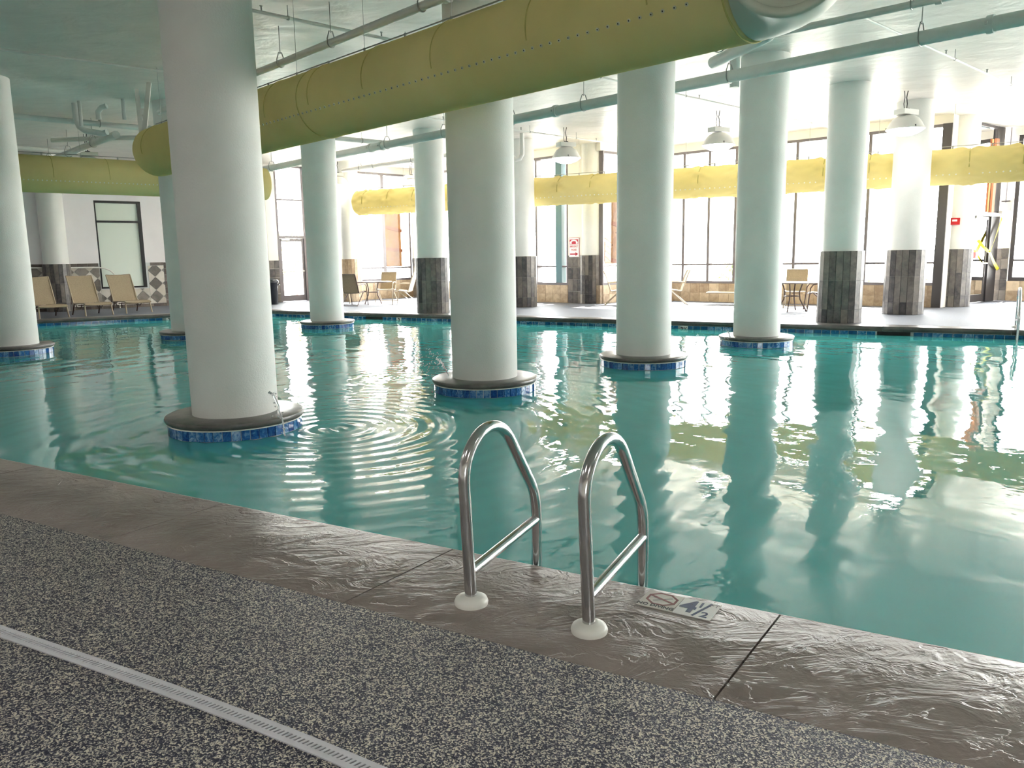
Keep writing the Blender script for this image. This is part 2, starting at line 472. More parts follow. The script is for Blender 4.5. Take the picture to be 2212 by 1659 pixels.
# pool basin: floor slab and side walls below the water
g = Geo()
g.prism([xy(PA), xy(PB), xy(PC), xy(PD), xy(PE)], -1.62, -1.5)
o = obj('floor', g, 'plaster', smooth=False); tag(o, 'plaster floor of the pool under water', kind='structure')
g = Geo()
pp = [PA, PB, PC, PD, PE]
for i in range(5):
    p, q = pp[i], pp[(i + 1) % 5]
    d = (q - p).normalized(); nrm = Vector((d.y, -d.x, 0)) * 0.05
    g.prism([xy(p), xy(q), xy(q + nrm), xy(p + nrm)], -1.5, -0.075)
o = obj('wall_pool', g, 'plaster', smooth=False); tag(o, 'plaster side walls of the pool basin', kind='structure')

# water: a real rippled surface
def water_mesh():
    h = 0.034
    s0, s1, n0, n1 = -22.0, 9.0, N_EDGE, 19.6
    ns, nn = int((s1 - s0) / h), int((n1 - n0) / h)
    S, N_ = np.meshgrid(np.linspace(s0, s1, ns), np.linspace(n0, n1, nn), indexing='ij')
    X = S * E1.x + N_ * E2.x; Y = S * E1.y + N_ * E2.y
    Z = np.zeros_like(X)
    for i in range(26):
        lam = math.exp(rng.uniform(math.log(0.26), math.log(2.4)))
        ang = rng.uniform(0, 2 * PI); k = 2 * PI / lam
        slope = 0.0058 * (0.7 + 0.6 * rng.random()) * (1.25 if lam < 0.6 else (1.0 if lam < 1 else 0.7))
        env = 0.6 + 0.4 * np.sin(X * rng.uniform(-0.6, 0.6) + Y * rng.uniform(-0.6, 0.6) + rng.uniform(0, 6))
        Z += slope / k * env * np.sin(k * (X * math.cos(ang) + Y * math.sin(ang)) + rng.uniform(0, 6))
    for (cx, cy_, lam, sl, dec) in ((-1.68, 7.15, 0.18, 0.16, 1.9), (-1.39, 10.25, 0.17, 0.11, 1.0), (2.76, 10.9, 0.18, 0.05, 0.6), (3.35, 13.2, 0.18, 0.04, 0.5),
                                    (-3.4, 6.5, 0.2, 0.03, 0.5)):
        wob = 0.03 * np.sin(3 * np.arctan2(Y - cy_, X - cx) + 1.0) + 0.02 * np.sin(7 * np.arctan2(Y - cy_, X - cx))
        r = np.hypot(X - cx, Y - cy_)
        Z += sl * lam / (2 * PI) * np.sin(2 * PI * (r * (1 - 0.04 * np.clip(r, 0, 3))) / lam * (1 + 0.1 * wob) + 4 * wob) * np.exp(-r / dec) * np.clip(r / 0.25, 0, 1)
        Z += 0.010 * np.exp(-(r / 0.10) ** 2) * np.sin(40 * X + 31 * Y)
    # inside test against the pool polygon
    P = [(p.x, p.y) for p in (PA, PB, PC, PD, PE)]
    inside = np.ones_like(X, bool)
    for i in range(5):
        (x0, y0), (x1, y1) = P[i], P[(i + 1) % 5]
        inside &= ((x1 - x0) * (Y - y0) - (y1 - y0) * (X - x0)) > -0.06 * math.hypot(x1 - x0, y1 - y0)
    idx = -np.ones(X.shape, np.int64)
    ok = inside[:-1, :-1] & inside[1:, :-1] & inside[1:, 1:] & inside[:-1, 1:]
    use = np.zeros_like(inside)
    use[:-1, :-1] |= ok; use[1:, :-1] |= ok; use[1:, 1:] |= ok; use[:-1, 1:] |= ok
    idx[use] = np.arange(use.sum())
    V = np.stack([X[use], Y[use], Z[use]], 1)
    Q = np.stack([idx[:-1, :-1][ok], idx[1:, :-1][ok], idx[1:, 1:][ok], idx[:-1, 1:][ok]], 1)
    me = bpy.data.meshes.new('pool_water')
    me.vertices.add(len(V)); me.vertices.foreach_set('co', V.ravel())
    me.loops.add(Q.size); me.loops.foreach_set('vertex_index', Q.ravel().astype(np.int32))
    me.polygons.add(len(Q)); me.polygons.foreach_set('loop_start', np.arange(0, Q.size, 4, dtype=np.int32))
    me.polygons.foreach_set('loop_total', np.full(len(Q), 4, np.int32))
    me.update(calc_edges=True); me.shade_smooth()
    return me
o = obj('pool_water', water_mesh(), 'water', loc=(0, 0, WATER))
tag(o, 'rippled teal pool water mirroring the columns and windows', 'water', kind='stuff')

# near coping: one slab after another
cop = empty('trim_1', sn(-0.75, 2.67)); tag(cop, 'stamped brown grey stone coping along the near pool edge', kind='structure')
S_J = [-16.0, -12.6, -9.95, -7.35, -5.55, -3.65, -2.05, -0.515, 1.35, 3.2, 5.1, 7.0, 9.0]
for i in range(len(S_J) - 1):
    a, b = S_J[i] + 0.004, S_J[i + 1] - 0.004
    g = Geo(); prof = [(N_COP, -0.07), (N_COP, -0.006), (N_COP + 0.006, 0.0), (N_EDGE - 0.025, 0.0), (N_EDGE - 0.006, -0.008), (N_EDGE, -0.03), (N_EDGE - 0.004, -0.055), (N_EDGE - 0.02, -0.07)]
    V = [sn(a, n, z) for n, z in prof] + [sn(b, n, z) for n, z in prof]; k = len(prof)
    # joints lean a little, as they do in the photograph
    V = [v + E1 * ((N_EDGE - (v.dot(E2))) * -0.10) for v in V]
    F = [(j, (j + 1) % k, k + (j + 1) % k, k + j) for j in range(k)] + [tuple(range(k - 1, -1, -1)), tuple(range(k, 2 * k))]
    g.add(V, F); obj('coping_slab', g, 'stone', cop, ang=0.9)
obj('joint_bed', Geo().prism([xy(sn(-16, N_COP)), xy(sn(9, N_COP)), xy(sn(9, N_EDGE - 0.01)), xy(sn(-16, N_EDGE - 0.01))], -0.25, -0.072), 'dark', cop)
obj('edge_lip', Geo().tube([sn(-16, N_EDGE - 0.004, -0.012), sn(9, N_EDGE - 0.004, -0.012)], 0.004, 6), 'whiteplastic', cop)

# far coping and waterline tile, along the far side and the slanting left side
def far_edge(name, label, p, q, tile_w, marks, skims=()):
    d = (q - p); L = d.length; d = d.normalized(); nrm = Vector((-d.y, d.x, 0))     # nrm points to the deck
    if nrm.y < 0: nrm = -nrm
    root = empty(name, p); tag(root, label, kind='structure')
    nslab = max(1, int(L / 1.9)); ws = L / nslab
    for i in range(nslab):
        a = p + d * (i * ws + 0.003); b = p + d * ((i + 1) * ws - 0.003)
        prof = [(0.36, -0.09), (0.36, 0.006), (0.02, 0.006), (-0.01, 0.0), (-0.025, -0.03), (-0.02, -0.06), (0.0, -0.09)]
        V = [a + nrm * n + Vector((0, 0, z)) for n, z in prof] + [b + nrm * n + Vector((0, 0, z)) for n, z in prof]; k = len(prof)
        F = [(j, (j + 1) % k, k + (j + 1) % k, k + j) for j in range(k)] + [tuple(range(k - 1, -1, -1)), tuple(range(k, 2 * k))]
        obj('coping_slab', Geo().add(V, F), 'cap', root, ang=0.9)
    g = Geo()
    g.prism([xy(p + nrm * 0.012), xy(q + nrm * 0.012), xy(q + nrm * 0.06), xy(p + nrm * 0.06)], -0.30, -0.09)
    obj('grout_bed', g, 'grout', root)
    n = int(L / tile_w); tw = L / n
    me = Geo().box((0, 0, 0), (tw - 0.008, 0.014, 0.15)).mesh('tile', False); me.materials.append(M['fartile'])
    rz = math.atan2(d.y, d.x)
    taken = []
    for dist, txt in marks: taken.append(dist)
    for i in range(n):
        c = p + d * ((i + 0.5) * tw) + nrm * 0.006
        if any(abs((i + 0.5) * tw - t) < tw * 0.55 for t in taken): continue
        if any(abs((i + 0.5) * tw - t) < 0.30 for t in skims): continue
        obj('tile', me, None, root, loc=(c.x, c.y, -0.172), rz=rz)
    for dist, txt in marks:
        c = p + d * dist + nrm * 0.004
        mt = obj('marker_tile', Geo().box((0, 0, 0), (0.155, 0.014, 0.15)), 'signwhite', root, loc=(c.x, c.y, -0.172), rz=rz, smooth=False)
        face = c - nrm * 0.0075
        mw = Matrix.Translation(Vector((face.x, face.y, -0.168))) @ Matrix(((d.x, 0, -nrm.x, 0), (d.y, 0, -nrm.y, 0), (0, 1, 0, 0), (0, 0, 0, 1)))
        lettering('depth_number', txt, 0.15 if len(txt) == 1 else 0.12, 'ink', root, mw, bold=0.004)
    for t in skims:
        c = p + d * t + nrm * 0.008
        obj('skimmer_mouth', Geo().box((0, 0, 0), (0.56, 0.02, 0.085), 0), 'dark', root, loc=(c.x, c.y, -0.135), rz=rz, smooth=False)
    return root
farp = Vector((PD.x, PD.y, 0)); farq = PC
def along_far(x, y): return (Vector((x, y, 0)) - farp).dot((farq - farp).normalized())
far_edge('trim_2', 'dark rounded coping with blue waterline tiles along the far pool side', farp, farq, 0.157,
         [(along_far(-2.98, 19.9), '3'), (along_far(3.62, 16.4), '3½')], [along_far(-3.68, 20.3), along_far(7.1, 14.5)])
far_edge('trim_3', 'dark rounded coping with blue waterline tiles below the loungers', PE, PD, 0.17, [((Vector((-9.33, 21.45, 0)) - PE).length, '3')])

# pool lamp in the far wall, under water
g = Geo(); c = sn(0, 0); lp = farp + (farq - farp).normalized() * along_far(-2.0, 20.1)
nr = E2
lam = empty('pool_light', (lp.x - nr.x * 0.03, lp.y - nr.y * 0.03, -0.32)); tag(lam, 'glowing round underwater light in the far pool wall', 'pool light')
def disc_y(r, d, seg=20):
    g = Geo(); pts = []
    g.tube([(0, 0, 0), (0, d, 0)], r, seg); return g
obj('light_ring', disc_y(0.13, 0.03), 'steel', lam, local=True, rz=RZP)
obj('light_lens', Geo().tube([(0, -0.012, 0), (0, 0.0, 0)], 0.11, 20), 'poollamp', lam, local=True, rz=RZP)

# ------------------------------------------------------------------ columns
def pool_column(x, y, label, r=0.385, pr=0.62):
    root = empty('column', (x, y, -1.5)); tag(root, label, 'column', 'round white columns standing in the pool', 'thing')
    obj('shaft', Geo().lathe([(r, 0.0), (r, CEIL + 0.02)], 56, (x, y, 0)), 'paint', root)
    ped = obj('pedestal', Geo().lathe([(pr - 0.03, -1.5), (pr - 0.03, -0.062), (pr - 0.028, -0.055)], 64, (x, y, 0)), 'grout', root)
    prof = [(r - 0.02, -0.058), (pr - 0.02, -0.058), (pr - 0.004, -0.045), (pr + 0.006, -0.025), (pr, -0.006), (pr - 0.02, 0.004), (r - 0.02, 0.006)]
    obj('pedestal_cap', Geo().lathe(prof, 72, (x, y, 0), False, False), 'cap', root, ang=0.8)
    obj('white_bead', Geo().tube([(x + (pr - 0.018) * math.cos(a), y + (pr - 0.018) * math.sin(a), -0.063) for a in np.linspace(0, 2 * PI, 65)[:-1]], 0.006, 6, closed=True), 'whiteplastic', root)
    n = 48; w = 2 * PI * (pr - 0.022) / n
    me = pool_column.me
    for k in range(n):
        a = 2 * PI * (k + 0.5) / n
        obj('tile', me, None, ped, loc=(x + (pr - 0.026) * math.cos(a), y + (pr - 0.026) * math.sin(a), -0.112), rz=a + PI / 2)
    return root
pool_column.me = Geo().box((0, 0, 0), (2 * PI * 0.598 / 48 - 0.006, 0.012, 0.088)).mesh('tile', False)
pool_column.me.materials.append(M['bluetile'])
pool_column(-2.61, 7.27, 'large nearest round white column, on the left of the ladder')
pool_column(-0.32, 9.21, 'round white column behind the left ladder rail, splash at its base')
pool_column(1.88, 11.11, 'round white column straight behind the right ladder rail')
pool_column(4.20, 13.39, 'farthest right white column that still stands in the water')
pool_column(-4.28, 18.31, 'white pool column just right of the nearest column, small and far back')
pool_column(-6.66, 16.33, 'shaded white pool column half hidden behind the nearest column')
pool_column(-8.83, 13.89, 'white column cut by the left edge of the picture')

def clad_column(x, y, label, r=0.375, rt_=0.415, top=1.4, tile='slate', n=20):
    root = empty('column', (x, y, 0)); tag(root, label, 'column', 'round columns with stone cladding on the deck', 'thing')
    obj('shaft', Geo().lathe([(r, top - 0.02), (r, CEIL + 0.02)], 48, (x, y, 0)), 'paint', root)
    core = obj('cladding', Geo().lathe([(rt_ - 0.018, 0.0), (rt_ - 0.018, top - 0.004), (r - 0.02, top - 0.004)], 48, (x, y, 0), True, False), 'darkgrout', root)
    w = 2 * (rt_ - 0.004) * math.tan(PI / n) - 0.006
    for k in range(n):
        a = 2 * PI * (k + 0.5) / n
        for z0, z1 in ((0.0, 0.27), (0.27, 0.83), (0.83, 1.4)):
            key = (round(w, 3), z0, tile)
            if key not in clad_column.cache:
                me = Geo().box((0, 0, (z1 - z0) / 2), (w, 0.02, z1 - z0 - 0.005)).mesh('tile', False); me.materials.append(M[tile]); clad_column.cache[key] = me
            obj('tile', clad_column.cache[key], None, core, loc=(x + (rt_ - 0.010) * math.cos(a), y + (rt_ - 0.010) * math.sin(a), z0), rz=a + PI / 2)
    return root
clad_column.cache = {}
clad_column(-1.99, 20.27, 'stone clad column at the far pool edge beside the sling chairs')
clad_column(6.56, 15.69, 'stone clad column nearest on the right, at the far pool edge')
clad_column(8.75, 17.53, 'stone clad column behind the rightmost hanging lamp')
clad_column(0.33, 22.24, 'stone clad column right behind the column with the splash')
clad_column(2.38, 23.30, 'slim stone clad column beside the emergency phone sign', 0.31, 0.34)
clad_column(10.98, 19.66, 'wide stone clad column carrying a red alarm box by the right door', 0.40, 0.43, tile='slate')
clad_column(-13.45, 23.55, 'column with dark cladding behind the left loungers', 0.34, 0.37)
clad_column(-5.35, 26.55, 'pale column between the glass door and the window behind the chairs', 0.31, 0.34, tile='travertine')

# ------------------------------------------------------------------ walls and windows
def wall_box(name, p, q, z0, z1, mat, label=None, th=0.16, parent=None, off=0.0):
    p = Vector((p[0], p[1], 0)); q = Vector((q[0], q[1], 0)); d = (q - p).normalized(); nr = Vector((-d.y, d.x, 0))
    a0, a1 = off, off + th
    g = Geo().prism([xy(p + nr * a0), xy(q + nr * a0), xy(q + nr * a1), xy(p + nr * a1)], z0, z1)
    o = obj(name, g, mat, parent, smooth=False)
    if parent is None: tag(o, label, kind='structure')
    return o
# p -> q is always laid so that the outside is on the left of the walking direction
def tiles_on(wall, p, q, z0, z1, w, hgt, mat, t=0.018):
    p = Vector((p[0], p[1], 0)); q = Vector((q[0], q[1], 0)); d = q - p; L = d.length; d = d.normalized(); nr = Vector((-d.y, d.x, 0))
    n = max(1, round(L / w)); m = max(1, round((z1 - z0) / hgt)); tw, th = L / n, (z1 - z0) / m
    me = Geo().box((0, 0, th / 2), (tw - 0.006, t, th - 0.006)).mesh('tile', False); me.materials.append(M[mat])
    for i in range(n):
        for j in range(m):
            c = p + d * ((i + 0.5) * tw) - nr * (t / 2 - 0.001)
            obj('tile', me, None, wall, loc=(c.x, c.y, z0 + j * th), rz=math.atan2(d.y, d.x))

def glazing(name, label, p, q, z0, z1, vs, hs, fmat='framegrey', depth=0.14, fw_=0.07, posts=None, skip=(), vw=0.075):
    """window in the wall p->q; vs = distances of mullions, hs = heights of transoms"""
    p = Vector((p[0], p[1], 0)); q = Vector((q[0], q[1], 0)); d = q - p; L = d.length; d = d.normalized(); nr = Vector((-d.y, d.x, 0))
    root = empty(name, (p.x, p.y, z0)); tag(root, label, kind='structure')
    at = lambda s, z, o_=0.0: p + d * s + nr * (depth / 2 + o_) + Vector((0, 0, z))
    g = Geo()
    g.bar(at(fw_ / 2, z0), at(fw_ / 2, z1), fw_, depth, up=nr); g.bar(at(L - fw_ / 2, z0), at(L - fw_ / 2, z1), fw_, depth, up=nr)
    g.bar(at(fw_, z0 + fw_ / 2), at(L - fw_, z0 + fw_ / 2), depth, fw_); g.bar(at(fw_, z1 - fw_ / 2), at(L - fw_, z1 - fw_ / 2), depth, fw_)
    obj('window_frame', g, fmat, root, smooth=False)
    for i, s in enumerate(vs):
        mm = fmat; ww = vw
        if posts and i in posts: mm, ww = posts[i]
        obj('mullion', Geo().bar(at(s, z0 + fw_), at(s, z1 - fw_), ww, depth * 1.05, up=nr), mm, root, smooth=False)
    xs = [fw_] + list(vs) + [L - fw_]; zs = [z0 + fw_] + list(hs) + [z1 - fw_]
    for h in hs:
        for i in range(len(xs) - 1):
            obj('transom', Geo().bar(at(xs[i] + (vw / 2 if i else 0), h), at(xs[i + 1] - (vw / 2 if i < len(xs) - 2 else 0), h), depth * 0.9, 0.05), fmat, root, smooth=False)
    for i in range(len(xs) - 1):
        for j in range(len(zs) - 1):
            if (i, j) in skip: continue
            obj('pane', Geo().bar(at((xs[i] + xs[i + 1]) / 2, zs[j], 0.0), at((xs[i] + xs[i + 1]) / 2, zs[j + 1], 0.0), xs[i + 1] - xs[i], 0.012, up=nr), 'glass', root, smooth=False)
    return root

ZH = 4.32       # window heads
ZS, ZT = 0.53, 1.08
# left wall with the diamond tiles (outside lies to its left when walking right to left, so walk L -> R)
LW0, LW1 = Vector((-20.5, 18.26, 0)), Vector((-11.16, 25.76, 0))
LD = (LW1 - LW0).normalized(); LN = Vector((-LD.y, LD.x, 0))
lw = empty('wall_left', LW0); tag(lw, 'white wall with diamond tile wainscot behind the loungers', kind='structure')
def lwp(s): return LW0 + LD * s
WX0, WX1, WZ0, WZ1 = 10.03, 11.36, 0.62, 3.30
wall_box('wall_panel', lwp(0), lwp(WX0), 1.40, CEIL, 'wallcool', parent=lw)
wall_box('wall_panel', lwp(WX1), lwp(11.98), 1.40, CEIL, 'wallcool', parent=lw)
wall_box('wall_panel', lwp(WX0), lwp(WX1), WZ1, CEIL, 'wallcool', parent=lw)
wall_box('wall_panel', lwp(0), lwp(WX0), 0, 1.40, 'grout', parent=lw, off=0.012)
wall_box('wall_panel', lwp(WX1), lwp(11.98), 0, 1.40, 'grout', parent=lw, off=0.012)
wall_box('wall_panel', lwp(WX0), lwp(WX1), 0, WZ0, 'grout', parent=lw, off=0.012)
rzl = math.atan2(LD.y, LD.x)
def lpoly(pts, mat):
    """a flat tile on the left wall from (distance, height) corners"""
    g = Geo(); n = len(pts)
    V = [lwp(s) + LN * 0.014 + Vector((0, 0, z)) for s, z in pts] + [lwp(s) - LN * 0.004 + Vector((0, 0, z)) for s, z in pts]
    g.add(V, [tuple(range(n)), tuple(range(2 * n - 1, n - 1, -1))] + [(i, n + i, n + (i + 1) % n, (i + 1) % n) for i in range(n)])
    obj('tile', g, mat, lw, smooth=False)
def clip(poly, s0, s1, z0, z1):
    def cut(P, f):
        R = []
        for i in range(len(P)):
            a_, b_ = P[i], P[(i + 1) % len(P)]; fa, fb = f(a_), f(b_)
            if fa >= 0: R.append(a_)
            if (fa >= 0) != (fb >= 0):
                t = fa / (fa - fb); R.append((a_[0] + (b_[0] - a_[0]) * t, a_[1] + (b_[1] - a_[1]) * t))
        return R
    for f in (lambda p: p[0] - s0, lambda p: s1 - p[0], lambda p: p[1] - z0, lambda p: z1 - p[1]):
        poly = cut(poly, f)
        if len(poly) < 3: return []
    return poly
DW = 0.21     # half diagonal of a diamond
for (s0, s1, z0, z1) in ((5.2, WX0 - 0.02, 0.10, 1.30), (WX0 - 0.02, WX1 + 0.06, 0.10, WZ0 - 0.03), (WX1 + 0.06, 11.90, 0.10, 1.30)):
    for i in range(-2, 60):
        for j in range(-1, 8):
            cs = 11.62 - i * DW; cz = 0.31 + j * DW
            if cs < s0 - DW or cs > s1 + DW: continue
            if (i + j) % 2: continue
            dark = (i % 2 == 0)
            k = DW - 0.006
            P = clip([(cs - k, cz), (cs, cz - k), (cs + k, cz), (cs, cz + k)], s0 + 0.003, s1 - 0.003, z0 + 0.003, z1 - 0.003)
            if len(P) >= 3: lpoly(P, 'greytile' if dark else 'creamtile')
for s in np.arange(5.2, 11.9, 0.30):
    e = min(s + 0.294, 11.90)
    lpoly([(s, 0.0), (e, 0.0), (e, 0.097), (s, 0.097)], 'brownborder')
    if not (WX0 - 0.3 < s < WX1): lpoly([(s, 1.303), (e, 1.303), (e, 1.40), (s, 1.40)], 'brownborder')
for z in np.arange(0.0, 1.4, 0.2): lpoly([(11.905, z), (11.98, z), (11.98, z + 0.195), (11.905, z + 0.195)], 'brownborder')
wn = empty('window_1', lwp(WX0) + Vector((0, 0, WZ0))); tag(wn, 'black framed window above the left loungers', kind='structure')
g = Geo()
f = lambda s, z: lwp(s) + LN * 0.06 + Vector((0, 0, z))
g.bar(f(WX0 + 0.02, WZ0), f(WX0 + 0.02, WZ1), 0.04, 0.12, up=LN); g.bar(f(WX1 - 0.05, WZ0), f(WX1 - 0.05, WZ1), 0.10, 0.12, up=LN)
g.bar(f(WX0, WZ1 - 0.035), f(WX1, WZ1 - 0.035), 0.12, 0.07); g.bar(f(WX0, WZ0 + 0.025), f(WX1, WZ0 + 0.025), 0.12, 0.05)
obj('window_frame', g, 'black', wn, smooth=False)
obj('transom', Geo().bar(f(WX0 + 0.04, 2.67), f(WX1 - 0.10, 2.67), 0.12, 0.06), 'black', wn, smooth=False)
for z0, z1 in ((WZ0 + 0.05, 2.64), (2.70, WZ1 - 0.07)):
    obj('pane', Geo().bar(f((WX0 + WX1 - 0.06) / 2, z0), f((WX0 + WX1 - 0.06) / 2, z1), WX1 - WX0 - 0.14, 0.012, up=LN), 'reflectionpaint', wn, smooth=False)

# short wall left of the glass door
w = wall_box('wall_back', (-11.16, 25.76), (-8.05, 26.55), 0, CEIL, 'wall', 'warm white wall left of the glass door')
tiles_on(w, (-11.10, 25.775), (-8.06, 26.548), 0, 1.40, 0.30, 0.28, 'slate')

# glass door with transoms, and sidelight
DP, DQ = Vector((-8.05, 26.55, 0)), Vector((-6.2, 28.4, 0))
DD = (DQ - DP).normalized(); DN = Vector((-DD.y, DD.x, 0))
def door_unit(name, label, P0, D, Nn, s0, s1, top, ztr, zlist, fmat, hinge_right=True):
    root = empty(name, P0 + D * s0); tag(root, label, kind='structure')
    f = lambda s, z, o_=0.06: P0 + D * s + Nn * o_ + Vector((0, 0, z))
    g = Geo()
    g.bar(f(s0 + 0.035, 0), f(s0 + 0.035, top), 0.07, 0.12, up=Nn); g.bar(f(s1 - 0.035, 0), f(s1 - 0.035, top), 0.07, 0.12, up=Nn)
    g.bar(f(s0, top - 0.03), f(s1, top - 0.03), 0.12, 0.06); g.bar(f(s0 + 0.07, ztr), f(s1 - 0.07, ztr), 0.12, 0.09)
    obj('door_frame', g, fmat, root, smooth=False)
    zz = [ztr + 0.045] + list(zlist) + [top - 0.06]
    for z in zlist: obj('transom', Geo().bar(f(s0 + 0.07, z), f(s1 - 0.07, z), 0.11, 0.05), fmat, root, smooth=False)
    for i in range(len(zz) - 1):
        obj('pane', Geo().bar(f((s0 + s1) / 2, zz[i] + 0.02), f((s0 + s1) / 2, zz[i + 1] - 0.02), s1 - s0 - 0.14, 0.012, up=Nn), 'glass', root, smooth=False)
    lf = Geo(); a, b, t = s0 + 0.075, s1 - 0.075, ztr - 0.05
    lf.bar(f(a + 0.04, 0.012), f(a + 0.04, t), 0.08, 0.05, up=Nn); lf.bar(f(b - 0.04, 0.012), f(b - 0.04, t), 0.08, 0.05, up=Nn)
    lf.bar(f(a + 0.08, 0.11), f(b - 0.08, 0.11), 0.05, 0.20); lf.bar(f(a + 0.08, t - 0.045), f(b - 0.08, t - 0.045), 0.05, 0.09)
    leaf = obj('door_leaf', lf, fmat, root, smooth=False)
    obj('pane', Geo().bar(f((a + b) / 2, 0.21), f((a + b) / 2, t - 0.09), b - a - 0.16, 0.012, up=Nn), 'glass', leaf, smooth=False)
    obj('push_bar', Geo().tube([f(a + 0.03, 1.02, 0.0), f(b - 0.03, 1.02, 0.0)], 0.022, 8), 'whiteplastic', leaf)
    obj('door_closer', Geo().bar(f(a + 0.06, t - 0.03, 0.005), f(a + 0.36, t - 0.03, 0.005), 0.06, 0.06).bar(f(a + 0.2, t + 0.03, 0.0), f(a + 0.62, t + 0.0, -0.12), 0.02, 0.012), 'pipewhite', leaf, smooth=False)
    return root
door_unit('door_1', 'glass door with tall transom panes at the back left', DP, DD, DN, 0.36, 1.42, CEIL, 2.17, [3.41], 'framegrey')
glazing('window_2', 'tall glass sidelight right of the back left door', DP + DD * 1.44, DP + DD * 2.62, 0.08, CEIL, [], [ZT], 'framegrey')
w = wall_box('wall_back', DP + DD * 0.0, DP + DD * 0.355, 0, CEIL, 'wall', 'narrow white jamb wall beside the back left door')
tiles_on(w, DP + DD * 0.005, DP + DD * 0.35, 0, 1.40, 0.17, 0.28, 'slate')
wall_box('wall_back', DP + DD * 1.44, DP + DD * 2.62, 0, 0.08, 'concrete', 'low curb under the back sidelight')

# window with the boarded pane, behind the sling chairs
A0, A1 = Vector((-5.30, 27.05, 0)), Vector((-3.54, 28.81, 0))
AD = (A1 - A0).normalized(); AN = Vector((-AD.y, AD.x, 0))
wall_box('wall_back', DP + DD * 2.60, A0 + AD * 0.12, 0, CEIL, 'wall', 'white wall between the door and the boarded window')
glazing('window_3', 'tall window behind the sling chairs, half boarded', A0 + AD * 0.14, A0 + AD * 2.46, ZS + 0.1, ZH, [1.14], [ZT], 'framegrey', vw=0.12)
w = wall_box('wall_back', A0 + AD * 0.1, A1, 0, ZS + 0.1, 'travertine', 'low stone sill wall under the boarded window behind the chairs')
tiles_on(w, A0 + AD * 0.12, A1 - AD * 0.01, 0, ZS + 0.1, 0.30, 0.27, 'travertine')
wall_box('wall_back', A0 + AD * 0.1, A1, ZH, CEIL, 'wall', 'plaster band above the boarded window behind the chairs')

def board(name, label, P0, D, Nn, s0, s1, z0, z1, battens, knots):
    root = empty(name, P0 + D * s0 + Nn * 0.2 + Vector((0, 0, z0))); tag(root, label, 'board', 'plywood sheets over the windows')
    f = lambda s, z, o_=0.20: P0 + D * s + Nn * o_ + Vector((0, 0, z))
    obj('sheet', Geo().bar(f((s0 + s1) / 2, z0), f((s0 + s1) / 2, z1), s1 - s0, 0.02, up=Nn), 'wood', root, smooth=False)
    for z, sl in battens:
        obj('batten', Geo().bar(f(s0 - 0.06, z + sl, 0.175), f(s1 + 0.03, z - sl, 0.175), 0.03, 0.11), 'batten', root, smooth=False)
    for s, z in knots:
        g = Geo(); c = f(s0 + s * (s1 - s0), z0 + z * (z1 - z0), 0.186); rr = 0.02 + 0.014 * random.random()
        g.tube([c, c - Nn * 0.002], rr, 10); obj('knot', g, 'knot', root)
    return root
board('window_board', 'plywood board with two battens in the window behind the chairs', A0, AD, AN, 1.36, 2.16, 1.12, 3.30, [(2.45, 0.08), (1.72, 0.05)],
      [(0.3, 0.58), (0.48, 0.56), (0.25, 0.42), (0.7, 0.42), (0.45, 0.12), (0.12, 0.1), (0.85, 0.08), (0.3, 0.85), (0.6, 0.24)])

# long glass wall running toward the emergency sign
B0, B1 = Vector((-3.54, 28.81, 0)), Vector((2.05, 23.22, 0))
BD = (B1 - B0).normalized(); BN = Vector((-BD.y, BD.x, 0))
w = wall_box('wall_back', B0, B0 + BD * 0.55, 0, CEIL, 'wall', 'white pier right of the boarded window behind the chairs')
tiles_on(w, B0 + BD * 0.01, B0 + BD * 0.545, 0, 1.40, 0.27, 0.28, 'slate')
glazing('window_4', 'long window left of the emergency phone sign', B0 + BD * 0.55, B0 + BD * 7.45, ZS, ZH, [1.2, 2.35, 3.5, 4.6, 5.62, 6.53], [ZT], 'framegrey',
        depth=0.2, posts={4: ('framegrey', 0.07), 5: ('frameteal', 0.24)})
w = wall_box('wall_back', B0 + BD * 0.55, B0 + BD * 7.45, 0, ZS, 'travertine', 'low stone sill wall left of the emergency phone sign')
tiles_on(w, B0 + BD * 0.56, B0 + BD * 7.44, 0, ZS, 0.30, 0.265, 'travertine')
wall_box('wall_back', B0 + BD * 0.55, B0 + BD * 7.45, ZH, CEIL, 'wall', 'plaster band above the window left of the sign')
w = wall_box('wall_back', B0 + BD * 7.45, B1 + BD * 0.1, 0, CEIL, 'wall', 'white pier carrying the emergency phone sign')
tiles_on(w, B0 + BD * 7.455, B1 + BD * 0.1, 0, 1.40, 0.22, 0.35, 'slate')

# return window with the second board
C0, C1 = Vector((2.60, 22.88, 0)), Vector((4.17, 24.42, 0))
CD = (C1 - C0).normalized(); CN = Vector((-CD.y, CD.x, 0))
glazing('window_5', 'return window with a loose board, right of the slim column', C0 + CD * 0.12, C1 - CD * 0.05, ZS, ZH, [], [ZT], 'framegrey')
w = wall_box('wall_back', C0, C1, 0, ZS, 'travertine', 'low stone sill wall right of the slim clad column')
tiles_on(w, C0 + CD * 0.12, C1, 0, ZS, 0.30, 0.265, 'travertine')
wall_box('wall_back', C0, C1, ZH, CEIL, 'wall', 'plaster band above the return window')
board('window_board', 'tilted plywood board in the window right of the emergency sign', C0, CD, CN, 0.32, 1.5, 1.14, 2.95, [(2.3, 0.1), (1.22, 0.12)],
      [(0.2, 0.65), (0.35, 0.62), (0.18, 0.42), (0.4, 0.3), (0.3, 0.8), (0.12, 0.2), (0.55, 0.5)])

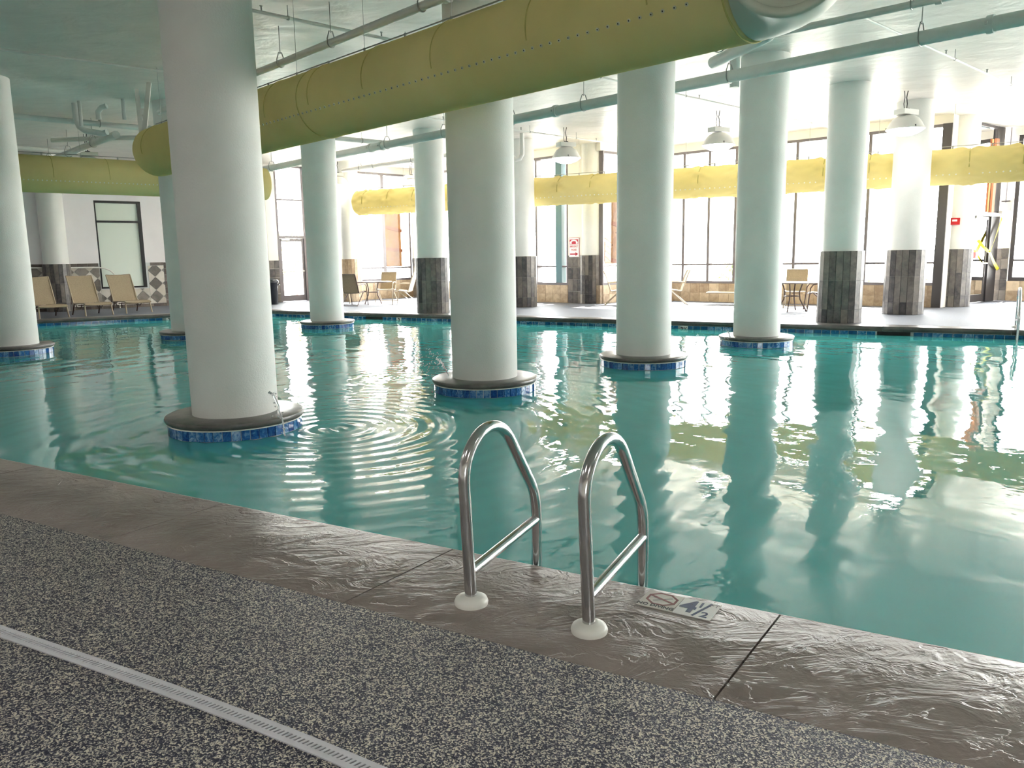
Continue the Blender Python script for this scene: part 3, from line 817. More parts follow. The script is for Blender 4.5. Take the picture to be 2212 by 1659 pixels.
# long glass wall on the right
F0, F1 = Vector((4.17, 24.42, 0)), Vector((10.45, 19.10, 0))
FD = (F1 - F0).normalized(); FN = Vector((-FD.y, FD.x, 0))
glazing('window_6', 'long glass wall on the right behind the lounge chairs', F0 + FD * 0.05, F1, ZS, ZH, [1.22, 2.02, 2.83, 3.70, 4.53, 5.45, 6.36, 7.25], [ZT], 'framegrey', depth=0.22)
obj('jamb', Geo().bar(F1 - FD * 0.10 + FN * 0.06, F1 - FD * 0.10 + FN * 0.06 + Vector((0, 0, ZH)), 0.2, 0.26, up=FN), 'frame', bpy.data.objects['window_6'], smooth=False)
w = wall_box('wall_back', F0, F1, 0, ZS, 'travertine', 'long low stone sill wall under the right glass wall')
tiles_on(w, F0 + FD * 0.02, F1 - FD * 0.01, 0, ZS, 0.30, 0.265, 'travertine')
wall_box('wall_back', F0, F1, ZH, CEIL, 'wall', 'plaster band above the right glass wall')

# right door bay
G0, G1 = Vector((11.60, 20.20, 0)), Vector((13.25, 21.45, 0))
GD = (G1 - G0).normalized(); GN = Vector((-GD.y, GD.x, 0))
w = wall_box('wall_right', F1, G0, 0, CEIL, 'wall', 'short wall behind the column with the red alarm box')
door_unit('door_2', 'half open dark framed door crossed by yellow tape', G0, GD, GN, 0.30, 1.42, CEIL - 0.02, 2.28, [], 'frame')
dn = bpy.data.objects['door_2']
obj('side_panel', Geo().bar(G0 + GD * 1.66 + GN * 0.06, G0 + GD * 1.66 + GN * 0.06 + Vector((0, 0, 2.24)), 0.48, 0.10, up=GN), 'frame', dn, smooth=False)
obj('head_bar', Geo().bar(G0 + GD * 0.3 + GN * 0.04 + Vector((0, 0, 2.28)), G0 + GD * 1.92 + GN * 0.04 + Vector((0, 0, 2.28)), 0.14, 0.09), 'framewhite', dn, smooth=False)
obj('upper_panel', Geo().bar(G0 + GD * 1.70 + GN * 0.08 + Vector((0, 0, 2.33)), G0 + GD * 1.70 + GN * 0.08 + Vector((0, 0, CEIL)), 0.42, 0.06, up=GN), 'frame', dn, smooth=False)
obj('upper_panel', Geo().bar(G0 + GD * 0.72 + GN * 0.09 + Vector((0, 0, 2.33)), G0 + GD * 0.72 + GN * 0.09 + Vector((0, 0, CEIL)), 0.62, 0.04, up=GN), 'frameteal', dn, smooth=False)
pst = empty('timber_post', G0 + GD * 1.33 - GN * 0.0 + Vector((0, 0, 2.33))); tag(pst, 'raw pine prop standing above the right door', 'post')
obj('stud', Geo().bar(G0 + GD * 1.33 + GN * 0.0 + Vector((0, 0, 2.33)), G0 + GD * 1.33 + GN * 0.0 + Vector((0, 0, 4.2)), 0.16, 0.05, up=GN), 'batten', pst, smooth=False)
obj('cleat', Geo().bar(G0 + GD * 1.22 - GN * 0.035 + Vector((0, 0, 3.15)), G0 + GD * 1.46 - GN * 0.035 + Vector((0, 0, 3.15)), 0.03, 0.10), 'batten', pst, smooth=False)
H0, H1 = Vector((13.25, 21.45, 0)), Vector((20.50, 15.20, 0))
HD = (H1 - H0).normalized(); HN = Vector((-HD.y, HD.x, 0))
w = wall_box('wall_right', H0 - HD * 0.12, H0 + HD * 0.20, 0, CEIL, 'wall', 'narrow white pier right of the taped door')
tiles_on(w, H0 - HD * 0.12, H0 + HD * 0.20, 0, 1.40, 0.16, 0.28, 'slate')
glazing('window_7', 'dark framed window at the right edge of the picture', H0 + HD * 0.22, H1, ZS, ZH, [1.4, 2.7, 4.0, 5.3, 6.6, 8.0], [ZT], 'frame', fw_=0.1)
w = wall_box('wall_right', H0 + HD * 0.20, H1, 0, ZS, 'travertine', 'low stone sill wall under the rightmost window')
tiles_on(w, H0 + HD * 0.21, H0 + HD * 3.2, 0, ZS, 0.30, 0.265, 'travertine')
wall_box('wall_right', H0 + HD * 0.20, H1, ZH, CEIL, 'wall', 'plaster band above the rightmost window')
# out of frame: right glass and rear window added for light, plain walls elsewhere
glazing('window_fill_right', 'glass wall added for light to the right, out of the picture', (20.5, 15.2), (20.25, 9.6), ZS, ZH, [1.6, 3.2, 4.6], [ZT], 'framegrey')  # glazing added out of view to let light in from the right
wall_box('wall_right', (20.5, 15.2), (20.25, 9.6), 0, ZS, 'wall', 'sill wall of the added right glass wall')
wall_box('wall_right', (20.5, 15.2), (20.25, 9.6), ZH, CEIL, 'wall', 'head band of the added right glass wall')
wall_box('wall_right', (20.25, 9.6), (20.0, 4.0), 0, CEIL, 'wall', 'plain wall to the right, out of the picture')
wall_box('wall_right', (20.0, 4.0), (10.0, -10.0), 0, CEIL, 'wall', 'plain wall to the near right, out of the picture')
wall_box('wall_front', (10.0, -10.0), (4.2, -7.97), 0, CEIL, 'wall', 'plain white wall behind the camera')
glazing('window_fill_rear', 'fill light window added behind the camera', (4.2, -7.97), (1.9, -7.165), 1.0, 2.6, [1.2], [], 'framegrey')  # unseen window added to throw soft fill on the near side
wall_box('wall_front', (4.2, -7.97), (1.9, -7.165), 0, 1.0, 'wall', 'sill wall of the added window behind the camera')
wall_box('wall_front', (4.2, -7.97), (1.9, -7.165), 2.6, CEIL, 'wall', 'head band of the added window behind the camera')
wall_box('wall_front', (1.9, -7.165), (-10.0, -3.0), 0, CEIL, 'wall', 'short plain wall left behind the camera')
wall_box('wall_left', (-10.0, -3.0), (-20.5, 18.26), 0, CEIL, 'wallcool', 'plain white wall left of the picture')

# ------------------------------------------------------------------ ducts
def duct(name, label, A, ang, t0, t1, R, z, hoops, wrinkle=0.0, spacing=1.5, phase=0.0, nozzle_side=None, noz=(0, 1), cap0=True, cap1=True, nozzle_ang=-0.42, noz_step=0.11, noz_r=0.011, rail=True, bores=True, nmat='nozzle'):
    u = Vector((math.cos(math.radians(ang)), math.sin(math.radians(ang)), 0)); side = Vector((-u.y, u.x, 0)); Z = Vector((0, 0, 1))
    A = Vector((A[0], A[1], z)); P = lambda t: A + u * t
    root = empty(name, P((t0 + t1) / 2) - Z * R); tag(root, label, 'air duct')
    seg = 64; step = 0.05 if wrinkle else 0.25
    n = int((t1 - t0) / step) + 1; V = []; F = []
    ts = list(np.linspace(t0, t1, n)); rs = [1.0] * n
    for k_, (dt, rr) in enumerate(((0.0, 0.90), (0.012, 0.96), (0.04, 1.0))):
        pass
    if cap0: ts = [t0 - 0.02, t0 - 0.012, t0] + ts[1:]; rs = [0.93, 0.985, 1.0] + rs[1:]
    if cap1: ts = ts[:-1] + [t1, t1 + 0.012, t1 + 0.02]; rs = rs[:-1] + [1.0, 0.985, 0.93]
    n = len(ts)
    for i in range(n):
        t = ts[i]
        d = (t - phase) - spacing * round((t - phase) / spacing)
        for k in range(seg):
            a = 2 * PI * k / seg; r = R * rs[i]
            if wrinkle:
                e = math.exp(-abs(d) / 0.20); e2 = math.exp(-(d / 0.05) ** 2)
                s_ = math.sin(a * 7 + 9 * abs(d) + 1.7 * math.floor((t - phase) / spacing + 0.5)) * 0.6 + math.sin(a * 12 - 14 * abs(d) + 2.0) * 0.4
                r += wrinkle * (s_ * e * (1 - 0.7 * e2) - 0.5 * e2 * (1 if math.sin(a) > -0.2 else 0.3)) * rs[i]
            V.append(P(t) + side * (r * math.cos(a)) + Z * (r * math.sin(a)))
    for i in range(n - 1):
        for k in range(seg):
            k2 = (k + 1) % seg; F.append((i * seg + k2, i * seg + k, (i + 1) * seg + k, (i + 1) * seg + k2))
    if cap0: F.append(tuple(range(seg)))
    if cap1: F.append(tuple((n - 1) * seg + k for k in range(seg - 1, -1, -1)))
    obj('duct_sleeve', Geo().add(V, F), 'fabric', root, ang=1.0)
    for (t, full) in hoops:
        if full == 'pinch':
            pts = [P(t) + side * ((R - 0.022) * math.cos(a)) + Z * ((R - 0.022) * math.sin(a)) for a in np.linspace(-0.15, PI + 0.15, 41)]
            obj('seam', Geo().tube(pts, 0.011, 6), 'seam', root); continue
        a0, a1 = (0, 2 * PI) if full else (-0.25, PI + 0.25)
        aa = np.linspace(a0, a1, 49)
        pts = [P(t) + side * ((R + 0.002) * math.cos(a)) + Z * ((R + 0.002) * math.sin(a)) for a in aa]
        if full: obj('seam', Geo().tube(pts[:-1], 0.007, 6, closed=True), 'seam', root)
        else: obj('hoop', Geo().tube(pts, 0.006, 6), 'seam', root)
    if nozzle_side:
        g = Geo(); gd = Geo()
        for t in np.arange(noz[0], noz[1], noz_step):
            a = nozzle_ang if nozzle_side > 0 else PI - nozzle_ang
            nd = side * math.cos(a) + Z * math.sin(a); c = P(t) + nd * (R + 0.001)
            g.tube([c - nd * 0.01, c + nd * 0.006], noz_r, 8); gd.tube([c + nd * 0.0055, c + nd * 0.0065], noz_r * 0.42, 6)
        o1 = obj('nozzle_row', g, nmat, root); tag(o1, 'row of small air nozzles', kind='stuff')
        if bores: o2 = obj('nozzle_bores', gd, 'dark', o1); o2['kind'] = 'stuff'
    if rail:
        zz = R + 0.055
        obj('suspension_rail', Geo().tube([P(t0 + 0.05) + Z * zz, P(t1 - 0.05) + Z * zz], 0.008, 6), 'hanger', root)
        k = 0
        for t in np.arange(t0 + 0.3, t1, 0.75):
            obj('rail_clip', Geo().bar(P(t) + Z * (R - 0.01), P(t) + Z * (zz + 0.01), 0.03, 0.012, up=side), 'hanger', root, smooth=False)
            if k % 2 == 0:
                obj('drop_wire', Geo().tube([P(t) + Z * zz, Vector((P(t).x, P(t).y, CEIL))], 0.0035, 5), 'hanger', root)
            k += 1
    return root, P, u, side

HOOP = [(-9.9, False), (-8.7, False), (-7.55, False), (-6.75, False), (-4.85, True), (-5.65, False), (-4.6, False), (-3.5, False), (-2.35, False), (-1.1, False), (0.1, False), (0.68, True)]
bd, BP, BU, BS = duct('air_duct', 'big yellow fabric duct crossing overhead in the foreground', (1.2, 6.2), -46.4, -10.3, 0.72, 0.394, 3.227, HOOP, nozzle_side=-1, noz=(-8.6, 0.42), cap1=False, noz_step=0.098, noz_r=0.014)
# its end fitting bends toward the camera and is closed by a ringed disc
pts = []; S0 = BP(0.72); rn = Vector((BU.y, -BU.x, 0)); Rb = 0.42
for a in np.linspace(0, math.radians(74), 14):
    pts.append(S0 + BU * (Rb * math.sin(a)) + rn * (Rb * (1 - math.cos(a))))
ed = (pts[-1] - pts[-2]).normalized(); pts.append(pts[-1] + ed * 0.02)
obj('end_fitting', Geo().tube(pts, 0.392, 56, caps=False), 'ductmetal', bd)
pe = pts[-1]; side2 = Vector((-ed.y, ed.x, 0))
def ring(c, d, r, rr): 
    s_ = Vector((-d.y, d.x, 0))
    return Geo().tube([c + s_ * (r * math.cos(a)) + Vector((0, 0, r * math.sin(a))) for a in np.linspace(0, 2 * PI, 57)[:-1]], rr, 10, closed=True)
obj('end_rim', ring(pe, ed, 0.362, 0.034), 'ductmetal', bd)
obj('end_disc', Geo().tube([pe - ed * 0.03, pe - ed * 0.02], 0.35, 56), 'ductmetal', bd)
obj('end_ring', ring(pe - ed * 0.016, ed, 0.27, 0.012), 'hanger', bd)
obj('end_ring', ring(pe - ed * 0.016, ed, 0.235, 0.008), 'dark', bd)

duct('air_duct', 'yellow fabric duct with pinched seams along the far windows', (0.64, 23.0), -29.35, -6.3, 17.0, 0.388, 3.19, [(k * 0.985, 'pinch') for k in range(-6, 18)], wrinkle=0.055, spacing=0.985, phase=0.0, nozzle_side=-1, noz=(-5.9, 16.0), noz_step=0.125, noz_r=0.016, nozzle_ang=-0.5, bores=False, nmat='whiteplastic')
duct('air_duct', 'yellow fabric duct along the left wall above the loungers', (-9.26, 18.0), 38.66, -8.0, 3.95, 0.39, 3.313, [(-0.82, False), (0.27, False), (1.36, False), (2.45, False), (-1.95, False)], nozzle_side=-1, noz=(-7.5, 3.7), noz_step=0.085, noz_r=0.014, nozzle_ang=-0.42, bores=False, nmat='whiteplastic')

# ------------------------------------------------------------------ pipes under the ceiling
def pipe(name, label, pts, r, mat='pipe', hang=(), couplings=(), cat='pipe', hz=CEIL, group=None, hang_style='ring', heads=()):
    P = [Vector(p) for p in pts]; u = (P[-1] - P[0]).normalized()
    root = empty(name, (P[0] + P[-1]) / 2); tag(root, label, cat, group)
    obj('run', Geo().tube(P, r, 20), mat, root)
    side = Vector((-u.y, u.x, 0)).normalized(); Z = Vector((0, 0, 1))
    for t in hang:
        c = P[0] + u * t
        if hang_style == 'ring':
            hh = r * 1.1 + 0.085
            pr_ = [c + side * (r + 0.006) * math.cos(a) + Z * ((r + 0.006) * math.sin(a)) for a in np.linspace(PI, 2 * PI, 13)]
            loop = pr_ + [c + side * (r + 0.006) + Z * r * 0.9, c + side * (r * 0.45) + Z * hh, c - side * (r * 0.45) + Z * hh, c - side * (r + 0.006) + Z * r * 0.9]
            obj('clevis_hanger', Geo().tube(loop, 0.008, 6, closed=True), 'hanger', root)
            obj('hanger_rod', Geo().tube([c + Z * (hh - 0.02), Vector((c.x, c.y, hz))], 0.006, 6), 'hanger', root)
        else:
            obj('hanger_rod', Geo().tube([c, Vector((c.x, c.y, hz))], 0.005, 6).tube([c - u * 0.012, c + u * 0.012], r + 0.006, 12), 'hanger', root)
    for t in couplings:
        c = P[0] + u * t
        obj('coupling', Geo().tube([c - u * 0.035, c + u * 0.035], r + 0.018, 20).bar(c - u * 0.02 - side * (r + 0.04), c - u * 0.02 + side * (r + 0.04), 0.03, 0.03), mat, root)
    for t in heads:
        c = P[0] + u * t
        obj('sprinkler_head', Geo().tube([c, c + Z * (r + 0.05)], 0.010, 8).tube([c + Z * (r + 0.05), c + Z * (r + 0.056)], 0.022, 10), 'hanger', root)
    return root
def ln(A, ang, z):
    u = Vector((math.cos(math.radians(ang)), math.sin(math.radians(ang)), 0)); A = Vector((A[0], A[1], z)); return lambda t: A + u * t
q = ln((0, 15.3), -46.87, 3.91)
pipe('drain_pipe', 'thick painted pipe on ring hangers crossing the whole ceiling', [q(-13.5), q(12.0)], 0.085, 'pipe',
     hang=[1.2, 4.0, 6.0, 9.55, 11.6, 13.62, 15.4, 18.2, 20.8, 23.2], couplings=[8.9, 9.35, 14.75, 21.55], group='main pipe runs')
q = ln((-2, 10.1), -47.0, 4.05)
pipe('sprinkler_main', 'painted pipe with ring hangers left above the big duct', [q(-6.2), q(3.2)], 0.048, 'pipe', hang=[1.3, 4.62, 5.95, 7.82], couplings=[8.25], group='main pipe runs')
pipe('branch_pipe', 'short pipe teeing off above the big duct', [q(2.25), q(2.25) + Vector((-0.35, -0.33, 0.0)), q(2.25) + Vector((-1.3, -1.2, 0.02))], 0.043, 'pipe')
pipe('drain_pipe', 'painted pipe passing just behind the right end of the big duct', [(1.2, 13.4, 4.3), (9.2, 6.0, 4.3)], 0.045, 'pipe', hang=[2.2, 5.0, 8.0], couplings=[5.3], group='main pipe runs')
pipe('sprinkler_pipe', 'thin sprinkler pipe crossing behind the nearest column top', [(-4.6, 8.6, 4.38), (-0.3, 12.7, 4.38)], 0.022, 'pipe', hang=[0.9, 2.6, 4.4], hang_style='rod', heads=[2.25, 4.0], group='thin sprinkler pipes')
pipe('sprinkler_pipe', 'thin sprinkler pipe above the middle hanging lamps', [(1.6, 14.0, 4.38), (9.4, 21.3, 4.38)], 0.016, 'pipewhite', hang=[2.5, 5.0, 7.6], hang_style='rod', heads=[2.95, 6.4, 8.6], group='thin sprinkler pipes')
pipe('sprinkler_pipe', 'thin sprinkler pipe above the leftmost hanging lamp', [(-3.0, 16.4, 4.38), (3.2, 22.35, 4.38)], 0.016, 'pipewhite', hang=[1.5, 4.9, 6.6], hang_style='rod', heads=[2.2, 4.6, 7.4], group='thin sprinkler pipes')
pipe('sprinkler_pipe', 'thin sprinkler pipe at the upper right corner', [(4.5, 10.65, 4.38), (13.5, 19.1, 4.38)], 0.016, 'pipewhite', hang=[3.6, 6.6, 9.5], hang_style='rod', heads=[3.2, 5.2], group='thin sprinkler pipes')
pipe('drain_pipe', 'painted pipe low over the left columns', [(-11.5, 13.75, 4.2), (-6.9, 17.9, 4.2)], 0.055, 'pipe', hang=[1.2, 2.7, 4.3], group='main pipe runs')
pipe('drain_pipe', 'slanting pipe that meets the left duct', [(-12.2, 21.2, 3.99), (-8.0, 16.65, 3.99)], 0.075, 'pipe', hang=[0.8, 2.6, 4.6], group='main pipe runs')
pipe('drain_pipe', 'short pipe above the left duct near the wall', [(-14.5, 18.6, 4.32), (-11.4, 21.3, 4.30)], 0.05, 'pipewhite', hang=[1.5], group='main pipe runs')
pipe('sprinkler_pipe', 'thin pipe along the dark ceiling at the upper left', [(-11.5, 8.2, 4.45), (-4.6, 14.2, 4.45)], 0.02, 'pipe', group='thin sprinkler pipes')
pipe('conduit', 'sagging grey conduit above the left duct', [(-10.2, 18.2, 4.13), (-9.2, 18.3, 4.17), (-8.2, 18.3, 4.17), (-7.0, 18.2, 4.12)], 0.05, 'pipe')
pipe('drop_pipe', 'riser pipe with an elbow under the upper left ceiling', [(-8.55, 16.2, 4.53), (-8.55, 16.2, 4.2), (-8.5, 16.2, 4.08), (-8.38, 16.18, 4.0), (-8.0, 16.1, 3.93), (-7.9, 16.08, 3.95)], 0.055, 'pipe', group='riser pipes')
pipe('drop_pipe', 'straight riser pipe beside the elbow riser, upper left', [(-8.35, 16.0, 4.53), (-8.35, 16.0, 4.05)], 0.035, 'pipe', group='riser pipes')
pipe('drop_pipe', 'short riser pipe nearest the big duct end', [(-7.45, 15.9, 4.53), (-7.45, 15.9, 4.15)], 0.035, 'pipe', group='riser pipes')
pipe('drop_pipe', 'short hooked pipe in the middle of the riser group', [(-8.0, 16.0, 4.18), (-8.0, 16.0, 4.32), (-7.93, 16.0, 4.4), (-7.82, 16.0, 4.43)], 0.05, 'pipe', group='riser pipes')
pipe('drop_pipe', 'trap shaped drain pipe beside the column behind the splash', [(0.36, 21.0, 4.53), (0.36, 21.0, 4.0), (0.30, 21.0, 3.9), (0.2, 21.0, 3.88), (0.1, 21.0, 3.95), (0.08, 21.0, 4.1), (-0.3, 21.0, 4.14)], 0.06, 'pipewhite')
pipe('drop_pipe', 'white elbow pipe under the right end of the big duct', [(2.55, 9.6, 4.05), (3.05, 9.75, 4.02), (3.16, 9.82, 4.0), (3.15, 9.95, 3.97), (2.95, 10.6, 3.95), (2.8, 11.2, 3.95)], 0.075, 'pipe', hang=[0.9])
pipe('drop_pipe', 'stub pipe from the ceiling to the thick pipe', [(3.6, 13.0, 4.53), (3.6, 13.0, 3.98)], 0.075, 'pipe')
pipe('branch_pipe', 'pale pipe knot left of the splash column, near', [(-2.3, 16.1, 4.2), (-0.9, 14.9, 4.2)], 0.07, 'pipewhite', couplings=[0.9], group='pipes beyond the thick pipe')
pipe('branch_pipe', 'pale bright pipe stub behind the big duct', [(-2.0, 14.6, 4.28), (-1.55, 15.2, 4.2)], 0.055, 'pipewhite', group='pipes beyond the thick pipe')
pipe('branch_pipe', 'grey pipe slanting behind the thick pipe by the far column', [(-4.8, 19.6, 4.35), (-1.8, 21.8, 4.3)], 0.06, 'pipe', hang=[1.4], hang_style='rod', group='pipes beyond the thick pipe')
pipe('branch_pipe', 'cream pipe over the boarded window behind the chairs', [(-5.2, 25.4, 4.15), (-1.4, 21.8, 4.15)], 0.06, 'pipewhite', hang=[0.9, 1.6, 3.4], couplings=[4.4], group='pipes beyond the thick pipe')

# white V brace holding the left end of the big duct
br = empty('strut_brace', (-6.1, 13.65, 3.5)); tag(br, 'white V shaped steel brace at the left end of the big duct', 'brace')
obj('strut', Geo().bar((-6.12, 13.62, 3.5), (-6.72, 14.92, CEIL - 0.03), 0.075, 0.03), 'pipewhite', br, smooth=False)
obj('strut', Geo().bar((-6.10, 13.66, 3.5), (-6.27, 14.42, CEIL - 0.03), 0.075, 0.03), 'pipewhite', br, smooth=False)
obj('gusset', Geo().box((-6.3, 14.2, 3.98), (0.12, 0.05, 0.1), 0.4), 'pipewhite', br, smooth=False)

# ------------------------------------------------------------------ hanging lamps
def lamp(x, y, label, zr=3.78):
    root = empty('pendant_lamp', (x, y, zr)); tag(root, label, 'lamp', 'hanging high bay lamps')
    obj('reflector', Geo().lathe([(0.36, 0.0), (0.365, 0.012), (0.34, 0.05), (0.30, 0.13), (0.24, 0.21), (0.15, 0.265), (0.05, 0.28)], 40, (x, y, zr), False, True), 'lampshell', root, ang=0.9)
    obj('lens', Geo().lathe([(0.05, -0.115), (0.15, -0.105), (0.25, -0.07), (0.32, -0.025), (0.352, 0.006)], 18, (x, y, zr), True, False), 'lens', root, ang=1.2)
    obj('ballast_box', Geo().box((x, y, zr + 0.335), (0.44, 0.24, 0.10), 0.5), 'lampshell', root, smooth=False)
    obj('stem', Geo().tube([(x, y, zr + 0.27), (x, y, zr + 0.29)], 0.04, 12), 'lampshell', root)
    obj('hook', Geo().tube([(x, y, zr + 0.385), (x + 0.01, y, zr + 0.5), (x - 0.01, y, zr + 0.62), (x + 0.012, y, CEIL)], 0.010, 6).box((x, y, zr + 0.40), (0.1, 0.05, 0.03)), 'cord', root)
    obj('power_cord', Geo().tube([(x - 0.04, y, zr + 0.385), (x - 0.055, y + 0.01, zr + 0.5), (x - 0.045, y, zr + 0.62), (x - 0.06, y, CEIL)], 0.008, 6), 'cord', root)
    for k in range(3):
        a = 0.6 + 2 * PI * k / 3
        obj('latch', Geo().box((x + 0.352 * math.cos(a), y + 0.352 * math.sin(a), zr + 0.03), (0.02, 0.015, 0.05), a), 'cord', root, smooth=False)
    return root
lamp(1.44, 20.16, 'white high bay lamp above the emergency phone sign')
lamp(4.72, 18.21, 'white high bay lamp between the two right pool columns')
lamp(7.98, 16.34, 'large white high bay lamp at the right, before a clad column')
lamp(-3.26, 27.11, 'small high bay lamp half hidden over the far duct', 3.75)
lamp(-5.55, 26.27, 'white high bay lamp near the back left glass door', 3.78)

# unseen lamps added over the rest of the hall for brightness
for x, y, where in ((-2.5, 1.2, 'near deck behind the camera'), (1.8, -1.2, 'deck right behind the camera'), (-6.2, 3.6, 'near deck left of the camera'), (-10.2, 8.0, 'left end of the pool'),
                    (5.6, 1.6, 'near right pool edge'), (9.2, 5.2, 'right part of the pool'), (12.6, 9.0, 'right end of the pool'), (-15.0, 14.5, 'far left deck corner'), (15.5, 13.0, 'far right deck')):
    lamp(x, y, 'added high bay lamp over the %s, out of the picture' % where)
lamp(-12.7, 17.7, 'added high bay lamp over the left deck, out of the picture')  # unseen lamp, added to brighten the left wall
lamp(-7.9, 22.2, 'added high bay lamp hidden behind the nearest column')  # added out of sight for more light on the left wall
lamp(-10.3, 19.9, 'high bay lamp hidden behind the left duct, only its hook showing', 3.70)

# ------------------------------------------------------------------ pool ladders
def fillet(pts, rad, m=8):
    """polyline with its inner corners rounded"""
    P = [Vector(p) for p in pts]; Q = [P[0]]
    for i in range(1, len(P) - 1):
        a_, b_ = (P[i - 1] - P[i]), (P[i + 1] - P[i]); r = min(rad[i - 1], a_.length * 0.49, b_.length * 0.49)
        p0, p2 = P[i] + a_.normalized() * r, P[i] + b_.normalized() * r
        for k in range(m + 1):
            t = k / m; Q.append(p0 * (1 - t) ** 2 + P[i] * 2 * t * (1 - t) + p2 * t * t)
    Q.append(P[-1]); return Q
def ladder(label, s0, s1, n0, n1, flip, lean=0.0):
    sg = -1 if flip else 1
    root = empty('pool_ladder', sn((s0 + s1) / 2, n0)); tag(root, label, 'pool ladder', 'steel pool ladders')
    L = abs(n1 - n0)
    for s in (s0, s1):
        prof = [(0.0, 0.0), (0.0, 0.30)]
        cx, cz, R_ = 0.195, 0.505, 0.195
        for a_ in np.linspace(PI, math.radians(38), 20): prof.append((cx + R_ * math.cos(a_), cz + R_ * math.sin(a_)))
        dn_, dz_ = math.sin(math.radians(38)), -math.cos(math.radians(38))
        # straight slope, then a short bend into the vertical leg
        n_e, z_e = prof[-1]
        sl = (z_e - 0.30) / (L - n_e)
        bend = [(n_e + (L - n_e) * 0.80, z_e - sl * (L - n_e) * 0.80), (L, 0.30), (L, 0.18)]
        b0, b1, b2 = [Vector((*p, 0)) for p in bend]
        for t in np.linspace(0, 1, 9):
            v_ = b0 * (1 - t) ** 2 + b1 * 2 * t * (1 - t) + b2 * t * t; prof.append((v_.x, v_.y))
        prof.append((L, -0.9))
        Q = [sn(s + lean * max(0, min(1, z / 0.5)) * max(0.0, 1 - n / 0.6), n0 + sg * n, z) for n, z in prof]
        obj('rail', Geo().tube(Q, 0.0245, 24), 'steel', root, ang=1.2)
        obj('cross_bar', Geo().tube([sn(s + lean * 0.3, n0 + sg * 0.01, 0.135), sn(s, n1, 0.185)], 0.0215, 18), 'steel', root)
        obj('escutcheon', Geo().lathe([(0.068, 0.0), (0.070, 0.012), (0.064, 0.026), (0.045, 0.036), (0.026, 0.038)], 36, sn(s, n0), True, True), 'whiteplastic', root, ang=0.9)
    for z in (-0.35, -0.62, -0.88):
        obj('tread', Geo().bar(sn(s0, n1, z), sn(s1, n1, z), 0.09, 0.03), 'steel', root, smooth=False)
    return root
ladder('polished steel pool ladder on the near coping in the foreground', -1.648, -1.123, 2.545, 3.125, False, -0.02)
ladder('steel pool ladder at the far pool edge on the right border', 0.97, 1.5, N_FAR + 0.5, N_FAR - 0.08, True)

# ------------------------------------------------------------------ near depth marker tiles
mk = empty('depth_marker', sn(-0.85, 2.86)); tag(mk, 'worn no diving and depth tile pair set in the near coping', 'depth marker')
rzm = math.atan2(-0.163, 0.262)
c0 = Vector((0.523, 3.063, 0)); mu = Vector((math.cos(rzm), math.sin(rzm), 0)); mv = Vector((-mu.y, mu.x, 0))
org = Vector((0.485, 2.995, 0)) + mu * 0.0
ml = Vector((0.561 - 0.485, 3.131 - 2.995, 0)); mvl = ml.normalized()
def mkp(u_, v_): return org + mu * u_ + mv * v_ + Vector((0, 0, 0.0))
obj('tile', Geo().box(mkp(0.077, 0.078) + Vector((0, 0, 0.0)), (0.151, 0.154, 0.005), rzm), 'marker', mk, smooth=False)
obj('tile', Geo().box(mkp(0.231, 0.078) + Vector((0, 0, 0.0)), (0.151, 0.154, 0.005), rzm), 'marker2', mk, smooth=False)
def mmat(u_, v_): 
    p = mkp(u_, v_); return Matrix.Translation(Vector((p.x, p.y, 0.003))) @ Matrix.Rotation(rzm, 4, 'Z')
lettering('lettering', 'NO DIVING', 0.031, 'fadedblack', mk, mmat(0.077, 0.021), bold=0.0006, sx=0.95, ext=0.0004)
lettering('numeral', '4', 0.150, 'navy', mk, mmat(0.196, 0.079), bold=0.004, sx=0.86, ext=0.0004)
lettering('numeral', '1', 0.066, 'navy', mk, mmat(0.238, 0.113), bold=0.001, ext=0.0004)
lettering('numeral', '2', 0.066, 'navy', mk, mmat(0.273, 0.035), bold=0.001, ext=0.0004)
lettering('lettering', 'FT', 0.036, 'fadedink', mk, mmat(0.286, 0.132), ext=0.0004)
a, b = mkp(0.232, 0.010), mkp(0.272, 0.146)
obj('slash', Geo().bar((a.x, a.y, 0.003), (b.x, b.y, 0.003), 0.010, 0.0008), 'navy', mk, smooth=False)
oc = [mkp(0.080 + 0.062 * math.cos(PI / 8 + k * PI / 4), 0.091 + 0.056 * math.sin(PI / 8 + k * PI / 4)) for k in range(8)]
g = Geo()
for k in range(8):
    p, q = oc[k], oc[(k + 1) % 8]; d = (q - p).normalized() * 0.003
    g.bar((p.x - d.x, p.y - d.y, 0.003), (q.x + d.x, q.y + d.y, 0.003), 0.009, 0.0008)
p, q = oc[3], oc[7]; g.bar((p.x, p.y, 0.0032), (q.x, q.y, 0.0032), 0.010, 0.0008)
obj('octagon', g, 'fadedred', mk, smooth=False)
g = Geo(); p, q = mkp(0.05, 0.066), mkp(0.116, 0.116); g.bar((p.x, p.y, 0.0028), (q.x, q.y, 0.0028), 0.007, 0.0006)
p, q = mkp(0.04, 0.098), mkp(0.075, 0.088); g.bar((p.x, p.y, 0.0028), (q.x, q.y, 0.0028), 0.003, 0.0006)
p, q = mkp(0.088, 0.088), mkp(0.128, 0.076); g.bar((p.x, p.y, 0.0028), (q.x, q.y, 0.0028), 0.003, 0.0006)
obj('diver_figure', g, 'fadedink', mk, smooth=False)

